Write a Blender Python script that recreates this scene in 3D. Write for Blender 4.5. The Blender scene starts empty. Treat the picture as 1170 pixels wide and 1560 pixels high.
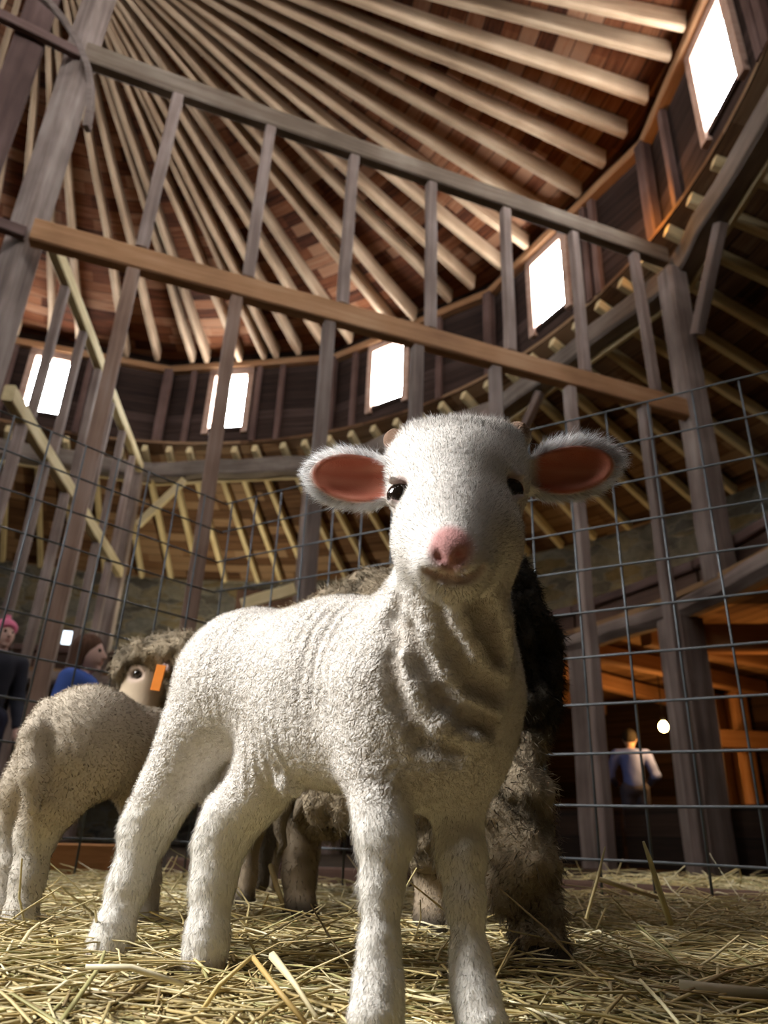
import bpy, bmesh, math, random
import numpy as np
from mathutils import Vector, Matrix, noise
random.seed(7); RNG = np.random.default_rng(7)
sc = bpy.context.scene
COL = sc.collection
R_ = math.radians
GZ = 0.113                       # eye height of the camera above the straw
F_PX, PITCH, ROLL = 1120.0, 0.4231772, 0.0384573
CX, CY = -3.4625, 4.0747         # centre of the round barn
RR = 6.416                       # radius of the ring under the clerestory
RO = 9.7                         # inner face of the outer stone wall
CEN = Vector((CX, CY, 0))

# ---------------------------------------------------------------- helpers
def at(px, py, Y):
    """point on the sight line through photo pixel (px,py) at world depth Y"""
    X = (px-585)/F_PX; U = -(py-780)/F_PX
    c, s = math.cos(ROLL), math.sin(ROLL)
    X, U = c*X-s*U, s*X+c*U
    cp, sp = math.cos(PITCH), math.sin(PITCH)
    d = Vector((X, cp-U*sp, U*cp+sp))
    p = d*(Y/d.y)
    return Vector((p.x, p.y, p.z+GZ))

def pol(a, r, z=0.0):
    a = R_(a)
    return Vector((CX+r*math.cos(a), CY+r*math.sin(a), z))

def tag(o, label=None, cat=None, group=None, kind=None):
    if label: o['label'] = label
    if cat: o['category'] = cat
    if group: o['group'] = group
    if kind: o['kind'] = kind
    return o

def empty(name, loc=(0, 0, 0)):
    o = bpy.data.objects.new(name, None); COL.objects.link(o); o.location = loc
    o.empty_display_size = 0.1
    return o

def link_mesh(name, me, mat=None, parent=None, loc=None):
    o = bpy.data.objects.new(name, me); COL.objects.link(o)
    if mat: me.materials.append(mat)
    if loc is not None: o.location = loc
    if parent is not None:
        o.parent = parent
        if loc is None or True:
            o.location = (Vector(loc) if loc is not None else Vector((0, 0, 0))) - parent.location
    return o

def pymesh(name, vs, fs, smooth=False):
    me = bpy.data.meshes.new(name)
    me.from_pydata([tuple(v) for v in vs], [], fs)
    if smooth:
        me.polygons.foreach_set('use_smooth', [True]*len(me.polygons))
    me.update()
    return me

def np_mesh(name, V, Fq, smooth=True):
    """quads or tris given as numpy arrays"""
    me = bpy.data.meshes.new(name)
    V = np.asarray(V, np.float32); Fq = np.asarray(Fq, np.int32)
    n = Fq.shape[1]
    me.vertices.add(len(V)); me.vertices.foreach_set('co', V.ravel())
    me.loops.add(Fq.size); me.loops.foreach_set('vertex_index', Fq.ravel())
    me.polygons.add(len(Fq)); me.polygons.foreach_set('loop_start', np.arange(0, Fq.size, n, dtype=np.int32))
    me.update(calc_edges=True)
    if smooth: me.polygons.foreach_set('use_smooth', np.ones(len(Fq), bool))
    me.validate()
    return me

def set_col(me, C, name='Col'):
    C = np.asarray(C, np.float32)
    if C.shape[1] == 3: C = np.concatenate([C, np.ones((len(C), 1), np.float32)], 1)
    a = me.color_attributes.new(name, 'FLOAT_COLOR', 'POINT')
    a.data.foreach_set('color', C.ravel())

def beam_mesh(name, L, w, h, jit=0.0, nseg=1, ch=0.12, taper=1.0):
    """a squared timber along local X from 0 to L, width w (Y), height h (Z), arrises eased"""
    c = ch*min(w, h)
    prof = [(-w/2+c, -h/2), (w/2-c, -h/2), (w/2, -h/2+c), (w/2, h/2-c), (w/2-c, h/2), (-w/2+c, h/2), (-w/2, h/2-c), (-w/2, -h/2+c)]
    vs, fs = [], []
    for i in range(nseg+1):
        x = L*i/nseg; k = 1+(taper-1)*i/nseg
        dy, dz = (random.uniform(-jit, jit), random.uniform(-jit, jit)) if 0 < i < nseg else (0, 0)
        for (y, z) in prof:
            vs.append((x, y*k+dy+random.uniform(-jit, jit)*.25, z*k+dz+random.uniform(-jit, jit)*.25))
    for i in range(nseg):
        for j in range(8):
            a, b = i*8+j, i*8+(j+1) % 8
            fs.append((a, b, b+8, a+8))
    fs.append(tuple(range(7, -1, -1))); fs.append(tuple(nseg*8+j for j in range(8)))
    return pymesh(name, vs, fs)

def beam(name, p0, p1, w, h, mat, label=None, cat=None, group=None, kind=None, parent=None, up=(0, 0, 1), jit=0.0, nseg=1, taper=1.0, ch=.12):
    p0, p1 = Vector(p0), Vector(p1)
    d = p1-p0; L = d.length; x = d.normalized()
    u = Vector(up)
    if abs(x.dot(u)) > .98: u = Vector((0, 1, 0))
    y = u.cross(x).normalized(); z = x.cross(y)
    o = bpy.data.objects.new(name, beam_mesh(name, L, w, h, jit, nseg, ch, taper)); COL.objects.link(o)
    o.data.materials.append(mat)
    M = Matrix(((x.x, y.x, z.x, p0.x), (x.y, y.y, z.y, p0.y), (x.z, y.z, z.z, p0.z), (0, 0, 0, 1)))
    if parent is not None:
        o.parent = parent
        M = Matrix.Translation(-parent.location) @ M
    o.matrix_basis = M
    return tag(o, label, cat, group, kind)

def tube_arrays(pts, rads, ns=8, cap=True):
    pts = [Vector(p) for p in pts]
    vs, fs = [], []
    n = len(pts)
    ref = None
    for i, p in enumerate(pts):
        t = (pts[min(i+1, n-1)]-pts[max(i-1, 0)]).normalized()
        if ref is None:
            ref = Vector((0, 0, 1)) if abs(t.z) < .9 else Vector((1, 0, 0))
        a = (ref-t*ref.dot(t)).normalized(); ref = a; b = t.cross(a)
        for k in range(ns):
            th = 2*math.pi*k/ns
            vs.append(p+(a*math.cos(th)+b*math.sin(th))*rads[i])
    for i in range(n-1):
        for k in range(ns):
            fs.append((i*ns+k, i*ns+(k+1) % ns, (i+1)*ns+(k+1) % ns, (i+1)*ns+k))
    if cap:
        fs.append(tuple(range(ns-1, -1, -1))); fs.append(tuple((n-1)*ns+k for k in range(ns)))
    return vs, fs

def tube(name, pts, rads, mat, parent=None, ns=8):
    if not hasattr(rads, '__len__'): rads = [rads]*len(pts)
    base = parent.location if parent is not None else Vector((0, 0, 0))
    vs, fs = tube_arrays(pts, rads, ns)
    o = bpy.data.objects.new(name, pymesh(name, [v-base for v in vs], fs, True)); COL.objects.link(o)
    o.data.materials.append(mat)
    if parent is not None: o.parent = parent
    return o

# ---------------------------------------------------------------- materials
def new_mat(name):
    m = bpy.data.materials.new(name); m.use_nodes = True
    nt = m.node_tree; nt.nodes.clear()
    out = nt.nodes.new('ShaderNodeOutputMaterial')
    return m, nt, out

def N(nt, t, **kw):
    n = nt.nodes.new(t)
    for k, v in kw.items():
        if k.startswith('_'): setattr(n, k[1:], v)
        else: n.inputs[k.replace('__', ' ')].default_value = v
    return n

def ramp(nt, stops):
    r = nt.nodes.new('ShaderNodeValToRGB')
    e = r.color_ramp.elements
    e[0].position, e[0].color = stops[0][0], (*stops[0][1], 1)
    e[1].position, e[1].color = stops[-1][0], (*stops[-1][1], 1)
    for p, c in stops[1:-1]:
        q = e.new(p); q.color = (*c, 1)
    return r

def wood(name, dark, mid, light, grain=(1.2, 22, 22), rough=.8, bump=.25, vary=.35, knots=True):
    m, nt, out = new_mat(name); Lk = nt.links.new
    tc = N(nt, 'ShaderNodeTexCoord'); oi = N(nt, 'ShaderNodeObjectInfo')
    add = N(nt, 'ShaderNodeVectorMath', _operation='ADD')
    sc_ = N(nt, 'ShaderNodeVectorMath', _operation='SCALE'); sc_.inputs['Scale'].default_value = 37.0
    comb = N(nt, 'ShaderNodeCombineXYZ'); Lk(oi.outputs['Random'], comb.inputs[0]); Lk(oi.outputs['Random'], comb.inputs[1])
    Lk(comb.outputs[0], sc_.inputs[0]); Lk(tc.outputs['Object'], add.inputs[0]); Lk(sc_.outputs[0], add.inputs[1])
    mp = N(nt, 'ShaderNodeMapping'); mp.inputs['Scale'].default_value = grain
    Lk(add.outputs[0], mp.inputs['Vector'])
    n1 = N(nt, 'ShaderNodeTexNoise', Scale=1.0, Detail=6.0, Roughness=.62); Lk(mp.outputs[0], n1.inputs['Vector'])
    n2 = N(nt, 'ShaderNodeTexNoise', Scale=1.7, Detail=3.0); Lk(add.outputs[0], n2.inputs['Vector'])
    mx = N(nt, 'ShaderNodeMath', _operation='MULTIPLY_ADD'); mx.inputs[1].default_value = .55
    Lk(n2.outputs['Fac'], mx.inputs[0])
    m2 = N(nt, 'ShaderNodeMath', _operation='MULTIPLY'); m2.inputs[1].default_value = .5
    Lk(n1.outputs['Fac'], m2.inputs[0]); Lk(m2.outputs[0], mx.inputs[2])
    rp = ramp(nt, [(.33, dark), (.52, mid), (.72, light)]); Lk(mx.outputs[0], rp.inputs['Fac'])
    hv = N(nt, 'ShaderNodeHueSaturation')
    mr = N(nt, 'ShaderNodeMapRange'); mr.inputs['To Min'].default_value = 1-vary; mr.inputs['To Max'].default_value = 1+vary
    Lk(oi.outputs['Random'], mr.inputs['Value']); Lk(mr.outputs[0], hv.inputs['Value']); Lk(rp.outputs['Color'], hv.inputs['Color'])
    b = N(nt, 'ShaderNodeBsdfPrincipled', Roughness=rough)
    b.inputs['Specular IOR Level'].default_value = .25
    Lk(hv.outputs['Color'], b.inputs['Base Color'])
    bp = N(nt, 'ShaderNodeBump', Strength=bump, Distance=.02); Lk(n1.outputs['Fac'], bp.inputs['Height']); Lk(bp.outputs[0], b.inputs['Normal'])
    Lk(b.outputs[0], out.inputs['Surface'])
    return m

def plain(name, col, rough=.6, metal=0.0, spec=.4, bump=0, bscale=60, var=.12):
    m, nt, out = new_mat(name); Lk = nt.links.new
    tc = N(nt, 'ShaderNodeTexCoord')
    n1 = N(nt, 'ShaderNodeTexNoise', Scale=bscale, Detail=4.0); Lk(tc.outputs['Object'], n1.inputs['Vector'])
    rp = ramp(nt, [(.3, tuple(c*(1-var) for c in col)), (.7, tuple(min(1, c*(1+var)) for c in col))]); Lk(n1.outputs['Fac'], rp.inputs['Fac'])
    b = N(nt, 'ShaderNodeBsdfPrincipled', Roughness=rough, Metallic=metal); b.inputs['Specular IOR Level'].default_value = spec
    Lk(rp.outputs['Color'], b.inputs['Base Color'])
    if bump:
        bp = N(nt, 'ShaderNodeBump', Strength=bump, Distance=.01); Lk(n1.outputs['Fac'], bp.inputs['Height']); Lk(bp.outputs[0], b.inputs['Normal'])
    Lk(b.outputs[0], out.inputs['Surface'])
    return m

def emit(name, col, strength):
    m, nt, out = new_mat(name)
    e = N(nt, 'ShaderNodeEmission', Strength=strength); e.inputs['Color'].default_value = (*col, 1)
    nt.links.new(e.outputs[0], out.inputs['Surface'])
    return m

def ring_boards(name, cols, step, arc=9.0, bump=.4):
    """boards laid in rings round the barn's centre (the object's origin)"""
    m, nt, out = new_mat(name); Lk = nt.links.new
    tc = N(nt, 'ShaderNodeTexCoord'); sx = N(nt, 'ShaderNodeSeparateXYZ'); Lk(tc.outputs['Object'], sx.inputs[0])
    cb = N(nt, 'ShaderNodeCombineXYZ'); Lk(sx.outputs[0], cb.inputs[0]); Lk(sx.outputs[1], cb.inputs[1])
    ln = N(nt, 'ShaderNodeVectorMath', _operation='LENGTH'); Lk(cb.outputs[0], ln.inputs[0])
    an = N(nt, 'ShaderNodeMath', _operation='ARCTAN2'); Lk(sx.outputs[1], an.inputs[0]); Lk(sx.outputs[0], an.inputs[1])
    dv = N(nt, 'ShaderNodeMath', _operation='DIVIDE'); dv.inputs[1].default_value = step; Lk(ln.outputs['Value'], dv.inputs[0])
    fl = N(nt, 'ShaderNodeMath', _operation='FLOOR'); Lk(dv.outputs[0], fl.inputs[0])
    fr = N(nt, 'ShaderNodeMath', _operation='FRACT'); Lk(dv.outputs[0], fr.inputs[0])
    wn0 = N(nt, 'ShaderNodeTexWhiteNoise', _noise_dimensions='1D'); Lk(fl.outputs[0], wn0.inputs['W'])
    am = N(nt, 'ShaderNodeMath', _operation='MULTIPLY_ADD'); am.inputs[1].default_value = arc; Lk(an.outputs[0], am.inputs[0]); Lk(wn0.outputs['Value'], am.inputs[2])
    af = N(nt, 'ShaderNodeMath', _operation='FLOOR'); Lk(am.outputs[0], af.inputs[0])
    c2 = N(nt, 'ShaderNodeCombineXYZ'); Lk(fl.outputs[0], c2.inputs[0]); Lk(af.outputs[0], c2.inputs[1])
    wn = N(nt, 'ShaderNodeTexWhiteNoise', _noise_dimensions='2D'); Lk(c2.outputs[0], wn.inputs['Vector'])
    gv = N(nt, 'ShaderNodeCombineXYZ')
    g1 = N(nt, 'ShaderNodeMath', _operation='MULTIPLY'); g1.inputs[1].default_value = 26; Lk(ln.outputs['Value'], g1.inputs[0])
    g2 = N(nt, 'ShaderNodeMath', _operation='MULTIPLY'); g2.inputs[1].default_value = 9; Lk(an.outputs[0], g2.inputs[0])
    Lk(g1.outputs[0], gv.inputs[0]); Lk(g2.outputs[0], gv.inputs[1]); Lk(fl.outputs[0], gv.inputs[2])
    ns = N(nt, 'ShaderNodeTexNoise', Scale=1.0, Detail=5.0, Roughness=.65); Lk(gv.outputs[0], ns.inputs['Vector'])
    mx = N(nt, 'ShaderNodeMath', _operation='MULTIPLY_ADD'); mx.inputs[1].default_value = .45; Lk(wn.outputs['Value'], mx.inputs[0])
    m2 = N(nt, 'ShaderNodeMath', _operation='MULTIPLY'); m2.inputs[1].default_value = .6; Lk(ns.outputs['Fac'], m2.inputs[0]); Lk(m2.outputs[0], mx.inputs[2])
    rp = ramp(nt, [(.22+.1*i*6/(len(cols)), c) for i, c in enumerate(cols)]); Lk(mx.outputs[0], rp.inputs['Fac'])
    gap = N(nt, 'ShaderNodeMath', _operation='GREATER_THAN'); gap.inputs[1].default_value = .05; Lk(fr.outputs[0], gap.inputs[0])
    mc = N(nt, 'ShaderNodeMix', _data_type='RGBA'); Lk(gap.outputs[0], mc.inputs['Factor'])
    mc.inputs['A'].default_value = (.012, .007, .005, 1); Lk(rp.outputs['Color'], mc.inputs['B'])
    b = N(nt, 'ShaderNodeBsdfPrincipled', Roughness=.85); b.inputs['Specular IOR Level'].default_value = .15
    Lk(mc.outputs['Result'], b.inputs['Base Color'])
    bp = N(nt, 'ShaderNodeBump', Strength=bump, Distance=.02); Lk(ns.outputs['Fac'], bp.inputs['Height']); Lk(bp.outputs[0], b.inputs['Normal'])
    Lk(b.outputs[0], out.inputs['Surface'])
    return m

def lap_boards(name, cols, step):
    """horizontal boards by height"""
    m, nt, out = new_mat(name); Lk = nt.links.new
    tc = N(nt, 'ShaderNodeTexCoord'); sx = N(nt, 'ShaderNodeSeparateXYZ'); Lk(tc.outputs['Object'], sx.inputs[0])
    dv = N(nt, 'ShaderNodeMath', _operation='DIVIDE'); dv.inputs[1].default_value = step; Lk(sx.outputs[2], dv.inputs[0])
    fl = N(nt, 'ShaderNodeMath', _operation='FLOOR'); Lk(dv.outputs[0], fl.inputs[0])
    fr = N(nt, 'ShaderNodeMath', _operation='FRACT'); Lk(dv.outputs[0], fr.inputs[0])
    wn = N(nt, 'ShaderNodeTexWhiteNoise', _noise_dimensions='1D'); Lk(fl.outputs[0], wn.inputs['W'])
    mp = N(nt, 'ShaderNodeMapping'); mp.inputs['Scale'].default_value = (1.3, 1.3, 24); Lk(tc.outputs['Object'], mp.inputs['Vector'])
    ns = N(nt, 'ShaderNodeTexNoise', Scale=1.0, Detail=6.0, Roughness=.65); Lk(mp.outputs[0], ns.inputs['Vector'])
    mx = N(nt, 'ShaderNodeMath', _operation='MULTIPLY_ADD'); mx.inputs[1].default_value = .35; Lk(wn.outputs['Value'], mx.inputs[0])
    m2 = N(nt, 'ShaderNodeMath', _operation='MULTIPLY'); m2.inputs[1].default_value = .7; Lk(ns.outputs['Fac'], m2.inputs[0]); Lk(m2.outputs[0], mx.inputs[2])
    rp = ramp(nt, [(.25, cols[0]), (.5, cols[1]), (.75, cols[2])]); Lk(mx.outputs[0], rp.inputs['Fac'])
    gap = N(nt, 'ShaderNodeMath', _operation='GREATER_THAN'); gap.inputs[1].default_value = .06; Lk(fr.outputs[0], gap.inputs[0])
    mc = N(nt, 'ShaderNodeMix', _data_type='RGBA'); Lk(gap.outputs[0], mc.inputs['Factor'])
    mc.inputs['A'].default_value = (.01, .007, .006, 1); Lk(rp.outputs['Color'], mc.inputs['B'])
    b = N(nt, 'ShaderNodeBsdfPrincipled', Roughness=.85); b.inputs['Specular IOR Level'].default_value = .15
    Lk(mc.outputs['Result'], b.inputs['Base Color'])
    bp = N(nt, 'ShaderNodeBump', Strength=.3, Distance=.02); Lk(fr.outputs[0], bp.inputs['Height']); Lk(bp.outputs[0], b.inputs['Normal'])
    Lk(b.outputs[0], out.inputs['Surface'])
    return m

def stone_mat():
    m, nt, out = new_mat('rubble stone'); Lk = nt.links.new
    tc = N(nt, 'ShaderNodeTexCoord')
    mp = N(nt, 'ShaderNodeMapping'); mp.inputs['Scale'].default_value = (2.0, 2.0, 4.6); Lk(tc.outputs['Object'], mp.inputs['Vector'])
    wv = N(nt, 'ShaderNodeTexNoise', Scale=1.4, Detail=2.0); Lk(mp.outputs[0], wv.inputs['Vector'])
    ad = N(nt, 'ShaderNodeVectorMath', _operation='ADD'); Lk(mp.outputs[0], ad.inputs[0]); Lk(wv.outputs['Color'], ad.inputs[1])
    v = N(nt, 'ShaderNodeTexVoronoi', Scale=1.0); Lk(ad.outputs[0], v.inputs['Vector'])
    ve = N(nt, 'ShaderNodeTexVoronoi', _feature='DISTANCE_TO_EDGE', Scale=1.0); Lk(ad.outputs[0], ve.inputs['Vector'])
    ns = N(nt, 'ShaderNodeTexNoise', Scale=7.0, Detail=6.0, Roughness=.7); Lk(tc.outputs['Object'], ns.inputs['Vector'])
    sp = N(nt, 'ShaderNodeSeparateColor'); Lk(v.outputs['Color'], sp.inputs[0])
    rp = ramp(nt, [(0, (.17, .15, .12)), (.35, (.27, .25, .21)), (.65, (.38, .33, .23)), (1, (.30, .22, .11))]); Lk(sp.outputs[0], rp.inputs['Fac'])
    mm = N(nt, 'ShaderNodeMix', _data_type='RGBA', _blend_type='MULTIPLY'); mm.inputs['Factor'].default_value = .8
    r2 = ramp(nt, [(.3, (.45, .45, .45)), (.7, (1.1, 1.1, 1.1))]); Lk(ns.outputs['Fac'], r2.inputs['Fac'])
    Lk(rp.outputs['Color'], mm.inputs['A']); Lk(r2.outputs['Color'], mm.inputs['B'])
    ed = ramp(nt, [(.0, (0, 0, 0)), (.07, (1, 1, 1))]); Lk(ve.outputs['Distance'], ed.inputs['Fac'])
    mc = N(nt, 'ShaderNodeMix', _data_type='RGBA'); Lk(ed.outputs['Color'], mc.inputs['Factor'])
    mc.inputs['A'].default_value = (.33, .30, .24, 1); Lk(mm.outputs['Result'], mc.inputs['B'])
    b = N(nt, 'ShaderNodeBsdfPrincipled', Roughness=.95); b.inputs['Specular IOR Level'].default_value = .1
    Lk(mc.outputs['Result'], b.inputs['Base Color'])
    bp = N(nt, 'ShaderNodeBump', Strength=.6, Distance=.04); Lk(ed.outputs['Color'], bp.inputs['Height']); Lk(bp.outputs[0], b.inputs['Normal'])
    Lk(b.outputs[0], out.inputs['Surface'])
    return m

M_RAFTER = wood('pale roof timber', (.20, .125, .075), (.35, .235, .145), (.50, .36, .24), grain=(1.0, 18, 18), vary=.18)
M_LRAFT = wood('fresh pine timber', (.38, .29, .14), (.56, .45, .25), (.66, .56, .34), grain=(1.0, 18, 18), vary=.15)
M_RAIL = wood('brown rail timber', (.20, .10, .045), (.33, .17, .08), (.42, .25, .14), grain=(1.5, 24, 24), vary=.12)
M_RAILD = wood('aged brown rail timber', (.07, .048, .032), (.14, .10, .07), (.25, .20, .155), grain=(1.5, 22, 22), vary=.08)
M_STUDWARM = wood('warm-lit stud timber', (.14, .08, .055), (.25, .155, .11), (.35, .25, .20), grain=(1.2, 26, 26), vary=.1)  # brown with the warm light on the two left studs mixed in
M_STUD = wood('weathered stud timber', (.10, .07, .058), (.20, .145, .12), (.33, .26, .225), grain=(1.2, 26, 26), vary=.2)
M_POST = wood('old grey post timber', (.09, .062, .05), (.20, .15, .125), (.36, .29, .25), grain=(1.2, 20, 20), vary=.1)
M_PLANK = wood('dark red brown plank', (.05, .027, .022), (.10, .058, .048), (.18, .115, .10), grain=(1.0, 14, 14), vary=.12)
M_RING = wood('grey hewn ring timber', (.07, .055, .045), (.16, .128, .105), (.28, .235, .20), grain=(1.0, 14, 14), vary=.12, bump=.5)
M_PARA = wood('brown parapet board', (.04, .02, .013), (.08, .042, .028), (.14, .08, .055), grain=(1.2, 20, 20), vary=.15)
M_CASE = wood('pinkish window casing', (.30, .18, .13), (.45, .30, .23), (.58, .42, .34), grain=(1.2, 20, 20), vary=.1)
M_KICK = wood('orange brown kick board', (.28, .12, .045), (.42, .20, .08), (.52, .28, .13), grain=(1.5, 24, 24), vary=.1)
M_DECK = ring_boards('red brown roof boards', [(.016, .006, .003), (.075, .022, .009), (.14, .044, .017), (.20, .073, .030), (.28, .14, .078)], .19)
M_DECK2 = ring_boards('brown lean-to boards', [(.03, .014, .007), (.09, .045, .022), (.16, .085, .042), (.24, .15, .085)], .21)
M_FLOORB = ring_boards('mezzanine floor boards', [(.10, .05, .025), (.20, .11, .055), (.30, .18, .09)], .16)
M_CLER = lap_boards('dark clerestory boards', [(.014, .008, .007), (.036, .021, .016), (.075, .048, .040)], .17)
M_STONE = stone_mat()
M_FLOOR = plain('packed earth floor', (.055, .042, .03), rough=1, spec=.05, bscale=9, var=.4, bump=.4)
M_WIRE = plain('galvanised wire', (.09, .098, .105), rough=.45, metal=.6, spec=.5, bscale=30, var=.25)
M_PANE = emit('sunlit window pane', (.93, .965, 1.0), 52.0)
M_PANE2 = emit('small daylit opening', (.80, .90, 1.0), 3.0)
# ================================================================ THE BARN
NF = 14; STEP = 360/NF; A0 = 15.3
RC = 6.50                        # corner radius of the 14-sided clerestory
Z_EAVE, Z_PLATE, Z_APEX = 7.31, 5.31, 8.22
Z_WB = 5.85
Z_W0, Z_W1 = 6.165, 7.16         # window sill and head
tag(link_mesh('floor', pymesh('floor', [pol(a, RO+.5, -.03) for a in range(0, 360, 6)], [tuple(range(60))]), M_FLOOR), kind='structure')

def annulus(name, r0, z0, r1, z1, mat, thick, a0=0, a1=360, n=112, loc=(CX, CY, 0)):
    vs, fs = [], []
    for i in range(n+1):
        a = R_(a0+(a1-a0)*i/n); c, s = math.cos(a), math.sin(a)
        vs += [(r0*c, r0*s, z0), (r1*c, r1*s, z1), (r1*c, r1*s, z1+thick), (r0*c, r0*s, z0+thick)]
    for i in range(n):
        for j in range(4):
            a, b = i*4+j, i*4+(j+1) % 4
            fs.append((a, a+4, b+4, b))
    o = link_mesh(name, pymesh(name, vs, fs), mat); o.location = loc
    return o
SL = (Z_APEX-Z_EAVE)/6.35
tag(annulus('ceiling', .25, Z_EAVE+(6.35-.25)*SL+.29, 6.75, Z_EAVE-.4*SL+.29, M_DECK, .06), kind='structure')
LS = -.33
def zl(r): return 5.635+LS*(r-RR)          # underside of the lean-to rafters
tag(annulus('ceiling.001', 6.3, zl(6.3)+.165, RO+.3, zl(RO+.3)+.165, M_DECK2, .05), kind='structure')
# outer stone wall
tag(annulus('wall_stone', RO, -.05, RO+.02, 4.75, M_STONE, .0), kind='structure')
# clerestory walls, one per side, with a window in each
corner = [pol(A0+STEP*k, RC) for k in range(NF)]
WIN_A = {0: 30.6, 1: 57.0, 2: 82.4, 3: 108.7, 13: 2.7}
wname = {13: 'right', 0: 'right_back', 1: 'back_right', 2: 'back', 3: 'back_left', 4: 'left_back', 5: 'left'}
def box_in_frame(P, X, Y, Z, x0, x1, y0, y1, z0, z1, vs, fs):
    b = len(vs)
    for z in (z0, z1):
        for (x, y) in ((x0, y0), (x1, y0), (x1, y1), (x0, y1)):
            vs.append(P+X*x+Y*y+Z*z)
    fs += [(b+3, b+2, b+1, b), (b+4, b+5, b+6, b+7)]+[(b+i, b+(i+1) % 4, b+4+(i+1) % 4, b+4+i) for i in range(4)]
UP = Vector((0, 0, 1))
win_order = {13: 1, 0: 2, 1: 3, 2: 4, 3: 5}
for k in range(NF):
    p, q = corner[k], corner[(k+1) % NF]
    X = (q-p).normalized(); L = (q-p).length
    Y = Vector((-X.y, X.x, 0))             # inward (towards the centre)
    if Y.dot(CEN-p) < 0: Y = -Y
    wa = WIN_A.get(k, A0+STEP*(k+.5)+2.3)
    d = pol(wa, 1)-CEN
    # chord position of the window
    n2 = Vector((-d.y, d.x, 0)); t = (CEN-p).dot(n2)/X.dot(n2)
    hw = .285
    vs, fs = [], []
    Tk = -.10
    for (x0, x1, z0, z1) in ((0, t-hw-.05, Z_WB, Z_EAVE+.4), (t+hw+.05, L, Z_WB, Z_EAVE+.4), (t-hw-.05, t+hw+.05, Z_WB, Z_W0-.04), (t-hw-.05, t+hw+.05, Z_W1+.05, Z_EAVE+.4)):
        box_in_frame(p, X, Y, UP, x0, x1, Tk, 0, z0, z1, vs, fs)
    w = tag(link_mesh('wall_'+wname.get(k, 'rear_%d' % k), pymesh('wall', vs, fs), M_CLER), kind='structure')
    # window: casing, sill, pane
    wi = empty('window_%d' % win_order.get(k, 6+k), p+X*t+UP*Z_W0); tag(wi, kind='structure')
    fv, ff = [], []
    P0 = X*0-UP*Z_W0
    cz = Z_W0
    for (x0, x1, z0, z1) in ((-hw-.10, -hw, -.12, Z_W1-cz+.10), (hw, hw+.10, -.12, Z_W1-cz+.10), (-hw-.10, hw+.10, Z_W1-cz, Z_W1-cz+.12)):
        box_in_frame(Vector((0, 0, 0)), X, Y, UP, x0, x1, -.09, .06, z0, z1, fv, ff)
    o = bpy.data.objects.new('window_frame', pymesh('window_frame', fv, ff)); COL.objects.link(o); o.data.materials.append(M_CASE); o.parent = wi
    fv, ff = [], []
    box_in_frame(Vector((0, 0, 0)), X, Y, UP, -hw-.1, hw+.1, -.09, .03, -.07, 0, fv, ff)
    o = bpy.data.objects.new('window_sill', pymesh('window_sill', fv, ff)); COL.objects.link(o); o.data.materials.append(M_CLER); o.parent = wi
    fv, ff = [], []
    box_in_frame(Vector((0, 0, 0)), X, Y, UP, -hw-.03, hw+.03, -.085, -.075, -.03, Z_W1-cz+.03, fv, ff)
    o = bpy.data.objects.new('pane', pymesh('pane', fv, ff)); COL.objects.link(o); o.data.materials.append(M_PANE); o.parent = wi
    if k in wname:
        for fx in (.30, .44, .84):
            x = L*fx
            if abs(x-t) < hw+.2: x = t-hw-.42 if x < t else t+hw+.42
            beam('stud', p+X*x+Y*.045+UP*(Z_WB+.01), p+X*x+Y*.045+UP*(Z_EAVE+.02), .09, .08, M_PLANK, parent=w, up=Y, jit=.004, nseg=4)
    # top plate along the eave
    beam('trim_%d' % (k+1), p+Y*.05+UP*(Z_EAVE+.03), q+Y*.05+UP*(Z_EAVE+.03), .14, .12, M_RAIL if k in wname else M_PLANK, kind='structure', jit=.006, nseg=5)
# corner posts of the clerestory
for n, k in enumerate((0, 1, 2, 3, 4)):
    pos = ('right of the second window from the right', 'between the second and third windows from the right', 'between the third and fourth windows from the right',
           'between the two leftmost windows', 'left of the leftmost window')[n]
    if n == 0: pos = 'between the two rightmost windows'
    c = corner[k]; i = (CEN-c).normalized()*.09; i.z = 0
    beam('clerestory_post', c+i+UP*(Z_WB+.01), c+i+UP*Z_EAVE, .15, .13, M_PLANK, 'dark clerestory corner post '+pos, 'post', 'clerestory corner posts', up=i, jit=.005, nseg=4)
# heavy ring beams
ring_names = ['between the rightmost windows and the tall right post', 'right of the lamb, under the second window from the right', 'behind the lamb, under the third window from the right', 'under the fourth window from the right', 'under the leftmost window']
for n, k in enumerate((13, 0, 1, 2, 3, 4)):
    p, q = corner[k], corner[(k+1) % NF]
    y = (CEN-(p+q)/2).normalized()*-.05
    lab = {13: 'heavy grey ring timber sloping up to the right edge beside the tall right post',
           0: 'heavy grey ring timber under the second window from the right',
           1: 'heavy grey ring timber under the third window from the right, behind the lamb',
           2: 'heavy grey ring timber under the fourth window from the right',
           3: 'heavy grey ring timber under the leftmost window',
           4: 'heavy grey ring timber at the left edge behind the studs'}[k]
    beam('ring_beam', p+y+UP*(Z_PLATE+.125), q+y+UP*(Z_PLATE+.125), .23, .27, M_RING, lab, 'beam', 'ring timbers', jit=.02, nseg=8)
    yo = y*3.4
    beam('trim_%d' % (20+n), p+yo+UP*(Z_PLATE+.0), q+yo+UP*(Z_PLATE+.0), .05, .09, M_LRAFT, kind='structure', jit=.004, nseg=4)

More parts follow.
